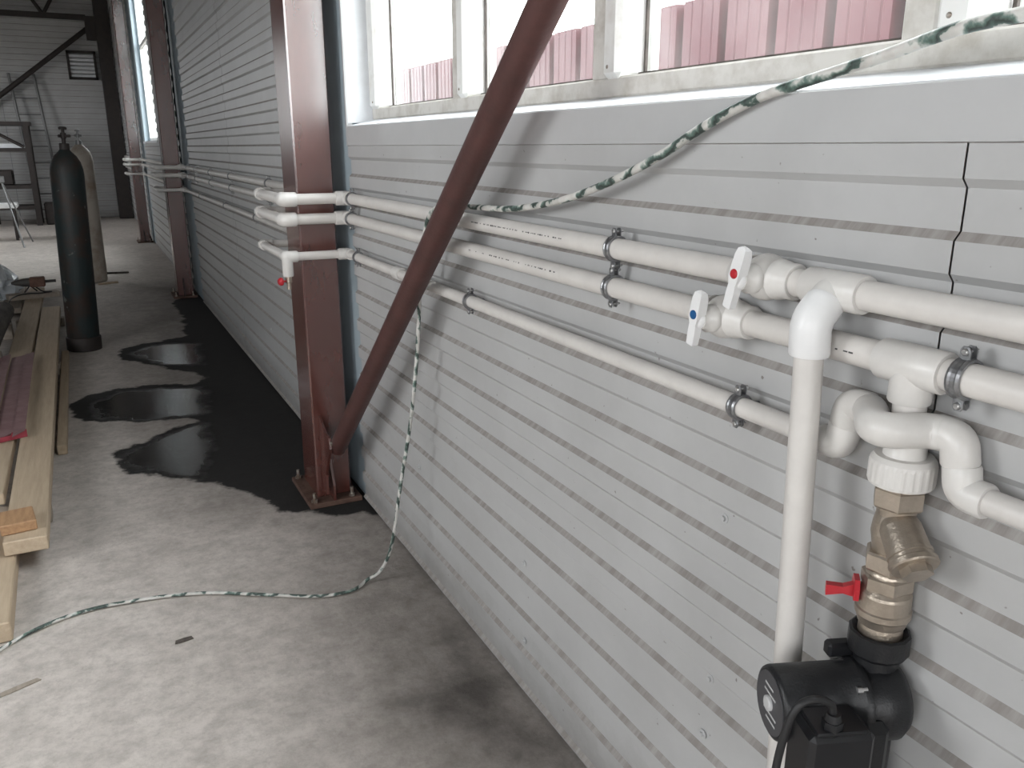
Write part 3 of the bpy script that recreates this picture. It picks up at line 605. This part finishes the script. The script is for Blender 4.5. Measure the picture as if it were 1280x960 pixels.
# Y-strainer
ys_ = thing('strainer', on(0.94), 'nickel brass Y-strainer hanging under the white union', 'strainer')
mb = MB(); mb.flat_lathe(on(1.082), (0, 0, -1), [(0.029, 0), (0.030, 0.008)], 24); mb.build('threaded_tail', 'brass_nickel', ys_)
mb = MB(); mb.lathe(on(1.075), (0, 0, -1), [(0.0305, 0), (0.0335, 0.003), (0.0335, 0.026), (0.031, 0.029)], 6, sm=False, phase=0.35); mb.build('upper_hex', 'brass_nickel', ys_)
mb = MB(); mb.flat_lathe(on(1.047), (0, 0, -1), [(0.026, 0), (0.0245, 0.012), (0.027, 0.025), (0.0285, 0.040), (0.026, 0.055), (0.024, 0.068)], 26)
yd = Vector((-0.32, -0.74, -0.59)).normalized(); yc = on(1.030)
mb.flat_lathe(yc, yd, [(0.022, 0.0), (0.0265, 0.018), (0.0275, 0.045), (0.0275, 0.052), (0.029, 0.053), (0.029, 0.058), (0.0275, 0.059), (0.0275, 0.064)], 28); mb.build('body', 'brass_nickel', ys_)
mb = MB(); mb.flat_lathe(yc+yd*0.064, yd, [(0.030, 0), (0.031, 0.002), (0.031, 0.008), (0.029, 0.010)], 28); cp = mb.build('screen_cap', 'brass_nickel', ys_)
mb = MB(); mb.lathe(yc+yd*0.074, yd, [(0.020, 0), (0.0195, 0.011)], 6, sm=False, phase=0.3); mb.build('cap_hex', 'brass_nickel', cp)
mb = MB(); mb.lathe(on(0.981), (0, 0, -1), [(0.0305, 0), (0.0335, 0.003), (0.0335, 0.023), (0.031, 0.026)], 6, sm=False, phase=0.35); mb.build('lower_hex', 'brass_nickel', ys_)
# brass ball valve
bv = thing('brass_valve', on(0.845), 'nickel brass ball valve with red lever above the black pump', 'valve')
mb = MB(); mb.lathe(on(0.956), (0, 0, -1), [(0.022, 0), (0.028, 0.004), (0.028, 0.010)], 24); mb.lathe(on(0.948), (0, 0, -1), [(0.0305, 0), (0.034, 0.003), (0.034, 0.019), (0.031, 0.022)], 6, sm=False, phase=0.1); mb.build('upper_hex', 'brass_nickel', bv)
mb = MB(); mb.flat_lathe(on(0.928), (0, 0, -1), [(0.029, 0), (0.0335, 0.006), (0.0345, 0.010), (0.0345, 0.030), (0.0365, 0.032), (0.0365, 0.040), (0.0345, 0.043), (0.031, 0.054), (0.0285, 0.056), (0.029, 0.060), (0.0295, 0.074), (0.028, 0.076)], 30); mb.build('body', 'brass_nickel', bv)
ld = Vector((-0.72, 0.69, 0)).normalized(); lr = on(0.913)+ld*0.020
mb = MB(); mb.lathe(lr, ld, [(0.012, 0), (0.012, 0.010), (0.009, 0.012), (0.009, 0.020)], 16); mb.build('stem', 'brass_nickel', bv)
h0 = lr+ld*0.014; up = Vector((0, 0, 1)); sd_ = ld.cross(up)
mb = MB()
mb.prism([(-0.016, -0.012), (0.016, -0.012), (0.018, 0.004), (0.010, 0.016), (-0.010, 0.016), (-0.018, 0.004)], h0+up*0.006, sd_, up, ld*0.007)
for (s0, w0), (s1, w1) in (((0.0, 0.020), (0.016, 0.010)), ((0.016, 0.010), (0.038, 0.016))): 
    mb.prism([(s0, -w0/2), (s1, -w1/2), (s1, w1/2), (s0, w0/2)], h0+up*0.004-sd_*0.006+ld*0.004, (ld*0.93-up*0.12).normalized(), up, sd_*0.012)
mb.build('lever', 'red_plastic', bv)
# circulation pump
pm = thing('circulation_pump', (PV.x, PV.y, 0.667), 'black circulation pump with its motor jutting out from the wall', 'pump')
th = math.radians(21); ax = Vector((-math.cos(th), math.sin(th), 0)); nf = Vector((-math.sin(th), -math.cos(th), 0))
mb = MB(); mb.flat_lathe(on(0.862), (0, 0, -1), [(0.0285, 0.012), (0.0285, 0.006), (0.037, 0.0), (0.0405, 0.002), (0.0405, 0.030), (0.036, 0.036)], 12); mb.build('union_nut', 'pump_black', pm)
mb = MB(); mb.lathe(on(0.832), (0, 0, -1), [(0.030, 0), (0.030, 0.03), (0.034, 0.055)], 24)
mb.lathe(PV+ax*-0.034, ax, [(0.030, 0), (0.050, 0.005), (0.058, 0.016), (0.058, 0.045), (0.052, 0.056), (0.052, 0.066)], 32)
mb.lathe(Vector((PV.x, PV.y, 0.605)), (0, 0, 1), [(0.030, 0), (0.030, 0.10)], 24); mb.build('volute', 'pump_black', pm)
mb = MB(); mb.lathe(Vector((PV.x, PV.y, 0.595)), (0, 0, 1), [(0.0405, 0), (0.0405, 0.03), (0.03, 0.034)], 12); mb.build('union_nut', 'pump_black', pm)
m0 = PV+ax*0.028+up*0.001
mb = MB(); mb.lathe(m0, ax, [(0.056, 0), (0.056, 0.012), (0.0515, 0.014), (0.0515, 0.117), (0.050, 0.121), (0.046, 0.123)], 36); mb.build('motor', 'pump_black', pm)
mb = MB(); mb.lathe(m0+ax*0.123, ax, [(0.044, 0), (0.044, 0.0012)], 32); npl = mb.build('nameplate', 'nameplate', pm)
mb = MB(); side = ax.cross(up)
for k, (a0, wd) in enumerate(((-0.024, 0.03), (-0.014, 0.04), (0.014, 0.036), (0.024, 0.026), (0.0, 0.012))):
    mb.box(m0+ax*0.1245+up*a0+side*(0.004*k-0.008), (0.0004, wd, 0.003), Matrix.Rotation(-th, 3, 'Z'))
mb.lathe(m0+ax*0.1242, ax, [(0.011, 0), (0.011, 0.004), (0.009, 0.005)], 18); mb.build('nameplate_print', 'nameprint', npl)
for k, ang in enumerate((0.8, 2.3, 3.9, 5.4)):
    mb = MB(); q = PV+ax*0.034+up*(0.052*math.sin(ang))+side*(0.052*math.cos(ang)); mb.lathe(q, ax, [(0.0055, 0), (0.0055, 0.014)], 8); mb.build('flange_bolt', 'steel_bright', pm)
Rb = Matrix((ax, -nf, up)).transposed()
bc = m0+ax*0.070+nf*0.070+up*-0.030
mb = MB(); mb.box(bc-up*0.022, (0.088, 0.070, 0.150), Rb, bev=0.007); tb = mb.build('terminal_box', 'pump_plastic', pm)
mb = MB(); mb.box(bc+up*0.054+nf*0.004, (0.070, 0.055, 0.006), Rb, bev=0.002); mb.build('box_lid', 'pump_plastic', tb)
mb = MB(); mb.lathe(bc+nf*0.0355-up*0.012+ax*0.01, nf, [(0.0042, 0), (0.0042, 0.003), (0.003, 0.004)], 12); mb.build('screw', 'steel_bright', tb)
gq = bc+up*0.050+ax*0.010+nf*0.018
mb = MB(); mb.lathe(gq, up, [(0.0135, 0), (0.0135, 0.018)], 6, sm=False); mb.lathe(gq+up*0.018, up, [(0.011, 0), (0.009, 0.010)], 14); mb.build('cable_gland', 'pump_plastic', tb)
mb = MB(); mb.box(PV+ax*0.040+up*0.062-nf*0.03, (0.045, 0.02, 0.022), Rb, bev=0.004); mb.build('vent_block', 'pump_plastic', pm)
mb = MB(); mb.box(PV+ax*0.028-up*0.062+nf*0.012, (0.045, 0.11, 0.13), Rb, bev=0.012); mb.build('flange', 'pump_black', pm)
cb = smooth_path([gq+up*0.024, gq+up*0.042+ax*0.006, gq+up*0.050+ax*0.030, gq+up*0.036+ax*0.052, gq+ax*0.066-up*0.02, gq+ax*0.070-up*0.09, gq+ax*0.062-up*0.2, gq+ax*0.06-up*0.45], 8)
mb = MB(); mb.tube(cb, 0.0052, 12); mb.build('power_cable', 'cable_black', pm)

# ------------------------------------------------------------------ pipe clamps
def make_clamp(r):
    t = thing('pipe_clamp', (0, 0, 0), 'x', 'clamp', 'metal pipe clamps on the wall pipes')
    mb = MB(); n_ = 32; R0, R1, W = r+0.0005, r+0.004, 0.009
    prof = [(R1, -W), (R1+0.0012, -W*0.6), (R1, -W*0.3), (R1, W*0.3), (R1+0.0012, W*0.6), (R1, W), (R0, W), (R0, -W)]
    rs = [[Vector((math.cos(a)*q, y, math.sin(a)*q)) for q, y in prof] for a in (2*math.pi*j/n_ for j in range(n_+1))]
    mb.rings(rs, 0, False, False); mb.build('band', 'zinc', t)
    for s in (-1, 1):
        z0 = s*(R0+0.001)
        for xq in (-0.006, 0.005):
            mb = MB(); pl = [(-0.007, 0), (0.007, 0), (0.007, 0.013), (0.004, 0.0175), (-0.004, 0.0175), (-0.007, 0.013)]
            mb.prism(pl, (xq, 0, z0), (0, 1, 0), (0, 0, s), (0.0018, 0, 0)); mb.build('tab', 'zinc', t)
        mb = MB(); mb.lathe((-0.006, 0, z0+s*0.011), (-1, 0, 0), [(0.0045, 0), (0.0045, 0.002), (0.003, 0.0035)], 12); mb.lathe((-0.006, 0, z0+s*0.011), (1, 0, 0), [(0.0022, 0), (0.0022, 0.022)], 8); mb.build('screw', 'steel_bright', t)
    mb = MB(); mb.cyl((R1, 0, 0), (0.058, 0, 0), 0.004, n=10); mb.build('stud', 'zinc', t)
    return t
clA = make_clamp(0.0208); clB = make_clamp(0.0168); used = {}
def put_clamp(src, y, z, label, rot=0.0):
    o = src if src not in used else copy_tree(src); used[src] = 1
    o.location = (PX, y, z); o['label'] = label; o.rotation_euler = (0, rot, 0); return o
put_clamp(clA, 1.343, Z1, 'upper clamp of the pair left of the red-dot valve')
put_clamp(clA, 1.347, Z2, 'lower clamp of the pair left of the red-dot valve')
put_clamp(clA, 0.598, Z2, 'large clamp on the middle pipe right of the pump tee')
put_clamp(clA, 3.125, Z1, 'clamp on the uppermost pipe just before the nearest column')
put_clamp(clA, 3.145, Z2, 'clamp on the middle pipe just before the nearest column')
put_clamp(clB, 0.972, Z3, 'clamp on the lowest pipe left of the vertical riser')
put_clamp(clB, 2.039, Z3, 'clamp on the lowest pipe just right of the diagonal brace')
put_clamp(clB, 3.085, Z3, 'clamp on the lowest pipe just before the nearest column')
ordn = ['first', 'second', 'third', 'fourth', 'fifth', 'sixth']
for z, nm in ((Z1, 'uppermost'), (Z2, 'middle')):
    for i, y in enumerate((5.01*0.9375+0.25, 5.973*0.9375, 6.938*0.9375, 7.845*0.9375, 8.35)):
        put_clamp(clA, (4.70, 5.97, 6.94, 7.85, 8.45)[i], z, f'{ordn[i]} clamp beyond the nearest column on the {nm} pipe')
for i, y in enumerate((5.16, 6.33, 7.70)): put_clamp(clB, y, Z3, f'{ordn[i]} clamp beyond the nearest column on the lowest pipe')
# roofing screws in the cladding
for y, z in ((1.03, 0.863), (1.035, 0.527), (1.045, 0.396), (1.794, 0.406), (1.792, 0.167), (2.6, 0.40), (2.6, 0.86), (5.2, 0.4), (7.4, 0.4)):
    prz = dict(); xx = np.interp(z, *zip(*sorted(sheet_profile(0.05, 2.0))))
    mb = MB(); mb.flat_lathe((float(xx)-0.0035, y, z), (-1, 0, 0), [(0.0095, 0), (0.0095, 0.0015), (0.0065, 0.002)], 16); mb.lathe((float(xx)-0.0055, y, z), (-1, 0, 0), [(0.0052, 0), (0.005, 0.004)], 6, sm=False)
    mb.build('screw', 'trim', wall_r)

# ------------------------------------------------------------------ wrapped hose
hp = [(0.02, 0.30, 1.66), (0.0, 0.50, 1.648), (-0.006, 0.62, 1.641), (-0.012, 0.694, 1.634), (-0.02, 0.795, 1.611), (-0.026, 0.918, 1.588), (-0.032, 1.005, 1.569), (-0.038, 1.109, 1.533), (-0.045, 1.221, 1.484), (-0.05, 1.363, 1.436), (-0.055, 1.535, 1.393), (-0.06, 1.75, 1.362), (-0.068, 1.964, 1.353),
      (-0.075, 2.15, 1.343), (-0.082, 2.225, 1.318), (-0.084, 2.28, 1.24), (-0.085, 2.308, 1.143), (-0.085, 2.33, 1.043), (-0.088, 2.361, 0.861), (-0.098, 2.414, 0.635), (-0.12, 2.477, 0.39), (-0.145, 2.515, 0.17), (-0.175, 2.56, 0.055), (-0.22, 2.585, 0.014)]
hp += [tuple(at_floor(u, v, 0.0095)) for u, v in ((440, 738), (400, 745), (350, 744), (300, 742), (260, 741), (200, 746), (120, 760), (60, 780), (0, 812))]
hp += [(-1.5, 2.5, 0.0095), (-1.8, 2.1, 0.0095)]
hs = smooth_path(hp, 8); mb = MB(); mb.tube(hs, [0.0090-0.0030*min(1, i/150) for i in range(len(hs))], 12, uvs=True)
mb.build('hose', 'hose_wrap', org=(-0.2, 2.4, 0), label='long hose wrapped in green and white tape, hanging from the window sill to the floor', cat='hose')

# ------------------------------------------------------------------ gas cylinders
def cylinder(base, top, r, h, mname, label, vm, foot):
    base = Vector(base); d = (Vector(top)-base).normalized()
    t = thing('gas_cylinder', tuple(base), label, 'gas cylinder', 'gas cylinders standing by the planks')
    b0_ = base+d*0.004; mb = MB()
    mb.lathe(b0_, d, [(r*0.9, 0), (r, 0.02), (r, h-0.15), (r*0.97, h-0.11), (r*0.86, h-0.06), (r*0.66, h-0.02), (r*0.38, h+0.012), (r*0.30, h+0.025)], 36); mb.build('body', mname, t)
    if foot:
        mb = MB(); mb.flat_lathe(b0_-d*0.002, d, [(r*1.08, 0), (r*1.08, 0.10), (r*1.01, 0.105)], 4 if foot == 2 else 36); mb.build('foot_ring', 'dark_steel', t)
    mb = MB(); q = b0_+d*(h+0.02); mb.flat_lathe(q, d, [(0.034, 0), (0.034, 0.045), (0.030, 0.05)], 24); mb.build('neck_ring', vm, t)
    q = q+d*0.05; mb = MB(); mb.flat_lathe(q, d, [(0.014, 0), (0.014, 0.03), (0.019, 0.035), (0.019, 0.07), (0.011, 0.075), (0.011, 0.095)], 14)
    mb.cyl(q+d*0.05, q+d*0.05+Vector((0.045, -0.02, 0)), 0.010, n=10); mb.cyl(q+d*0.05, q+d*0.05+Vector((-0.03, -0.02, 0.0)), 0.011, n=10); v = mb.build('valve', vm, t)
    mb = MB(); mb.flat_lathe(q+d*0.095, d, [(0.026, 0), (0.028, 0.005), (0.028, 0.014), (0.02, 0.02)], 12); mb.build('hand_wheel', vm, v)
    return t
cylinder((-1.088, 7.02, 0), (-1.033, 7.02, 1.41), 0.113, 1.455, 'cyl_dark', 'dark green rusty gas cylinder in front of the pale one', 'dark_steel', 1)
cylinder((-0.940, 10.69, 0), (-0.925, 10.69, 1.45), 0.125, 1.50, 'cyl_pale', 'pale grey-white gas cylinder behind the dark one', 'alu', 0)

# ------------------------------------------------------------------ timber and things on the left
def timber(name, p0, p1, w_, h_, zt, mname, label, group='loose timber beside the cylinders', cat='plank', rough=0.0):
    # a board from p0 to p1 (xy of its centre line ends), top at zt
    a = Vector((*p0, zt-h_/2)); b_ = Vector((*p1, zt-h_/2)); d = (b_-a); ln = d.length; ang = math.atan2(d.y, d.x)
    mb = MB(); mb.box((a+b_)/2, (ln, w_, h_), Matrix.Rotation(ang, 3, 'Z'), bev=0.004)
    return mb.build(name, mname, org=tuple(Vector(((a.x+b_.x)/2, (a.y+b_.y)/2, zt-h_))), label=label, cat=cat, group=group)
timber('plank', (-1.298, 3.23), (-1.330, 8.35), 0.142, 0.055, 0.130, 'wood', 'long pale plank nearest the puddles, square end towards the viewer')
timber('plank', (-1.470, 3.75), (-1.490, 9.60), 0.140, 0.050, 0.128, 'wood', 'long pale plank just left of the nearest-to-puddle plank')
timber('plank', (-1.420, 2.74), (-1.440, 3.62), 0.190, 0.068, 0.070, 'wood', 'short low plank at the left edge, end nearest the viewer')
timber('plank', (-1.208, 4.52), (-1.215, 6.8), 0.045, 0.050, 0.052, 'wood', 'narrow batten lying on the floor under the long pale plank')
timber('plank', (-1.70, 8.9), (-1.28, 9.0), 0.14, 0.05, 0.178, 'wood_grey', 'grey cross board lying over the far ends of the planks')
timber('wood_block', (-1.385, 3.36), (-1.268, 3.375), 0.15, 0.040, 0.171, 'wood_orange', 'small orange-brown wood block on the long plank end', None, 'block')
for y, l_ in ((3.70, 'dark bearer block under the near end of the long planks'), (6.3, 'dark bearer block under the middle of the long planks'), (8.1, 'dark bearer block under the far end of the long planks')):
    timber('bearer', (-1.60, y), (-1.235, y), 0.09, 0.072, 0.0735, 'wood_grey', l_, 'bearers under the planks', 'block')
mb = MB(); mb.tube(smooth_path([(-1.665, 6.4, 0.20), (-1.66, 7.0, 0.21), (-1.655, 7.9, 0.20)], 6), 0.075, 14); mb.build('log', 'bark', org=(-1.66, 6.8, 0.12), label='rough dark log at the left edge beside the planks', cat='log')
timber('bearer', (-1.72, 6.6), (-1.60, 6.6), 0.1, 0.125, 0.127, 'wood_grey', 'block under the near end of the dark log', 'bearers under the planks', 'block')
timber('bearer', (-1.72, 7.7), (-1.60, 7.7), 0.1, 0.122, 0.124, 'wood_grey', 'block under the far end of the dark log', 'bearers under the planks', 'block')
# scrap of ribbed maroon sheet
sc = thing('sheet_scrap', (-1.44, 5.3, 0.131), 'scrap of dusty maroon ribbed metal sheet on the planks', 'metal sheet')
def scrap(poly, z, mname, nm, th_=0.003):
    mb = MB(); mb.prism(poly, (0, 0, z), (1, 0, 0), (0, 1, 0), (0, 0, th_)); return mb.build(nm, mname, sc)
for x0, x1, z in ((-1.60, -1.535, 0.150), (-1.530, -1.485, 0.165), (-1.480, -1.405, 0.150), (-1.400, -1.350, 0.165)):
    scrap([(x0, 4.40), (x1, 4.40+0.12*(x1-x0)/0.07), (x1-0.03, 6.30), (x0-0.03, 6.25)], z, 'maroon_sheet', 'rib' if z > 0.16 else 'flat')
mb = MB()
mb.prism([(-1.60, 0.132), (-1.345, 0.132), (-1.345, 0.168), (-1.405, 0.168), (-1.41, 0.155), (-1.475, 0.155), (-1.48, 0.168), (-1.53, 0.168), (-1.535, 0.155), (-1.60, 0.155)], (0, 4.385, 0), (1, 0.42, 0), (0, 0, 1), (0, 0.012, 0)); o_ = mb.build('folded_edge', 'maroon_edge', sc)
for v_ in o_.data.vertices: v_.co.y += 0.42*1.60
# polythene bag
mb = MB(); n_ = 28; rs = []
for i in range(13):
    th_ = 0.05+(math.pi/2+0.35)*i/12; ring = []
    for j in range(n_):
        a = 2*math.pi*j/n_; k = 1+0.16*math.sin(5*a+i)+0.10*math.sin(11*a+2.3*i)+0.06*rng.normal()
        ring.append(Vector((-1.88+0.24*math.sin(th_)*math.cos(a)*k, 9.35+0.42*math.sin(th_)*math.sin(a)*k, 0.145+0.30*max(-0.1, math.cos(th_))*(1+0.12*math.sin(3*a+i)))))
    rs.append(ring)
rs = rs[::-1]; mb.rings(rs, 0, False); mb.build('plastic_bag', 'polythene', org=(-1.80, 9.35, 0.1), label='crumpled translucent white plastic bag at the left edge', cat='bag')
timber('plank', (-1.66, 8.6), (-1.70, 10.6), 0.16, 0.05, 0.10, 'wood_grey', 'grey plank lying under the plastic bag', 'loose timber beside the cylinders')
# power tool on the boards
tl_ = thing('power_tool', (-1.48, 8.95, 0.18), 'brown and grey hand power tool lying on the cross board', 'power tool')
td = Vector((1, 0.02, 0)); tb0 = Vector((-1.655, 8.96, 0.275))
mb = MB(); mb.lathe(tb0, td, [(0.010, 0), (0.022, 0.03), (0.038, 0.10), (0.042, 0.15)], 16); mb.build('nose', 'tool_grey', tl_)
mb = MB(); mb.box(tb0+td*0.215, (0.13, 0.10, 0.092), bev=0.01); mb.build('housing', 'tool_brown', tl_)
mb = MB(); mb.cyl(tb0+td*0.28, tb0+td*0.37, 0.014, n=10); mb.build('spindle', 'dark_steel', tl_)
for s in (-1, 1): mb = MB(); mb.cyl(tb0+td*0.15+Vector((0, 0, -0.03)), tb0+td*(0.15+s*0.05)+Vector((0, 0.03*s, -0.090)), 0.007, n=8); mb.build('foot', 'dark_steel', tl_)
cb = smooth_path([tb0+td*0.19+Vector((0, -0.02, -0.04)), (-1.40, 8.90, 0.19), (-1.33, 8.86, 0.19), (-1.42, 8.80, 0.19), (-1.53, 8.82, 0.19), (-1.62, 8.72, 0.185), (-1.66, 8.5, 0.16), (-1.64, 8.1, 0.02)], 8)
mb = MB(); mb.tube(cb, 0.006, 8); mb.build('cord', 'cable_black', tl_)

# ------------------------------------------------------------------ far end of the hall
YW = 20.66
rk = thing('shelf_rack', (-2.17, 19.475, 0), 'dark steel shelf rack against the far wall', 'rack')
for x in (-2.55, -1.78):
    for y in (19.15, 19.8): mb = MB(); mb.box((x, y, 0.98), (0.10, 0.08, 1.96)); mb.build('upright', 'dark_steel', rk)
for z in (0.35, 0.75, 1.45, 1.94): mb = MB(); mb.box((-2.17, 19.475, z), (0.95 if z > 1.8 else 0.7, 0.74, 0.07)); mb.build('shelf', 'dark_steel', rk)
mb = MB(); mb.cyl((-2.5, 19.12, 1.9), (-1.85, 19.12, 1.5), 0.03, n=8); mb.build('diagonal', 'dark_steel', rk)
mb = MB(); mb.box((-2.17, 19.45, 1.527), (0.6, 0.5, 0.08)); mb.build('slab', 'sill_white', org=(-2.17, 19.45, 1.487), label='pale slab lying on the third shelf of the rack', cat='slab')
for k, (x, z, wd) in enumerate(((-2.3, 0.93, 0.35), (-1.52, 0.218, 0.3))): mb = MB(); mb.box((x, 19.4, z), (wd, 0.4, 0.28 if k == 0 else 0.43), bev=0.02); mb.build('crate', 'dark_steel', org=(x, 19.4, z-0.14), label=('dark box on the lower shelf of the rack', 'dark box standing on the floor beside the rack')[k], cat='box')
ldr = thing('ladder', (-1.75, 20.3, 0), 'grey ladder leaning on the far wall behind the rack', 'ladder')
for s in (0, 1):
    mb = MB(); mb.cyl((-1.78+s*0.45, 20.12, 0.02), (-2.0+s*0.45, 20.60, 2.95), 0.028, n=8); mb.build('rail', 'alu', ldr)
for k in range(9):
    t_ = (k+0.7)/9.2; mb = MB(); q = Vector((-1.78, 20.12, 0.02)).lerp(Vector((-2.0, 20.60, 2.95)), t_); mb.cyl(q, q+Vector((0.45, 0, 0)), 0.016, n=8); mb.build('rung', 'alu', ldr)
mb = MB(); mb.cyl((-0.40, 20.5, 3.90), (-4.5, 20.5, 0.73), 0.05, n=10); mb.build('wall_brace', 'dark_steel', org=(-2.5, 20.5, 0.65), label='dark diagonal steel brace across the far wall', cat='brace')
vt = thing('louvre_vent', (-0.62, 20.735, 2.88), 'dark framed louvred vent high on the far wall', 'vent')
for c, d in (((-0.62, 20.695, 3.42), (0.56, 0.08, 0.05)), ((-0.62, 20.695, 2.90), (0.56, 0.08, 0.05)), ((-0.875, 20.695, 3.16), (0.05, 0.08, 0.56)), ((-0.365, 20.695, 3.16), (0.05, 0.08, 0.56))):
    mb = MB(); mb.box(c, d); mb.build('frame', 'dark_steel', vt)
for k in range(6): mb = MB(); mb.box((-0.62, 20.70, 2.96+k*0.08), (0.48, 0.06, 0.045), Matrix.Rotation(0.5, 3, 'X')); mb.build('slat', 'sill_white', vt)
tr_ = thing('roof_truss', (-2.5, 20.35, 4.0), 'dark steel roof truss near the far wall', 'truss')
mb = MB(); mb.box((-2.5, 20.35, 4.06), (4.1, 0.12, 0.10)); mb.build('bottom_chord', 'dark_steel', tr_)
mb = MB(); mb.box((-2.5, 20.35, 5.14), (4.1, 0.12, 0.10)); mb.build('top_chord', 'dark_steel', tr_)
for k in range(6):
    xa = -0.6-k*0.63; za, zb = (4.1, 5.1) if k % 2 else (5.1, 4.1); mb = MB(); mb.cyl((xa, 20.35, za), (xa-0.6, 20.35, zb), 0.035, n=8); mb.build('web_bar', 'dark_steel', tr_)
ts = thing('tripod_stand', (-1.95, 15.3, 0), 'thin metal tripod stand on the bright floor far left', 'stand')
ap = Vector((-2.06, 15.3, 1.02))
for q in ((-1.86, 14.9, 0.0), (-1.78, 15.8, 0.0), (-2.5, 15.4, 0.0)): mb = MB(); mb.cyl(ap, q, 0.012, n=8); mb.build('leg', 'alu', ts)
mb = MB(); mb.box(ap+Vector((-0.02, 0, 0.0)), (0.14, 0.1, 0.1), bev=0.01); mb.build('head', 'alu', ts)
bn = thing('bench', (-2.35, 16.5, 0), 'low white-topped bench at the far left edge', 'bench')
mb = MB(); mb.box((-2.5, 16.4, 0.56), (1.1, 0.5, 0.07), bev=0.01); mb.build('top', 'white_paint', bn)
for x in (-2.98, -2.02):
    for y in (16.2, 16.6): mb = MB(); mb.box((x, y, 0.265), (0.04, 0.04, 0.53)); mb.build('leg', 'dark_steel', bn)

# ------------------------------------------------------------------ small litter on the floor
def chip(u, v, L_, W_, ang, mname, label, h_=0.004, cat='debris'):
    p = at_floor(u, v, 0); mb = MB(); R = Matrix.Rotation(ang, 3, 'Z')
    pl = [(-L_/2, -W_*0.4), (-L_*0.1, -W_*0.5), (L_/2, -W_*0.35), (L_*0.45, W_*0.4), (0.05*L_, W_*0.5), (-L_*0.42, W_*0.35)]
    u_ = R @ Vector((1, 0, 0)); v_ = R @ Vector((0, 1, 0)); mb.prism(pl, (p.x, p.y, 0.0012), u_, v_, (0, 0, h_))
    mb.build(name_of.get(label, 'wood_chip'), mname, org=(p.x, p.y, 0), label=label, cat=cat)
name_of = {}
chip(230, 801, 0.055, 0.020, 0.1, 'debris', 'small dark wood chip on the bare floor below the hose')
chip(20, 862, 0.13, 0.022, 0.35, 'wood_grey', 'thin pale splinter on the floor at the lower left edge', 0.003)
chip(145, 342, 0.30, 0.03, -0.2, 'debris', 'thin dark stick lying behind the dark cylinder', 0.02)
chip(135, 355, 0.22, 0.04, 0.3, 'wood', 'pale stick lying on the floor behind the dark cylinder', 0.02)
for k, (u, v) in enumerate(((434, 614), (428, 612))):
    p = at_floor(u, v, 0); mb = MB(); mb.sphere((p.x, p.y, 0.009), 0.009, 8); mb.build('pebble', 'white_paint', org=(p.x, p.y, 0), label=('white crumb by the column base, right one', 'white crumb by the column base, left one')[k], cat='crumb')
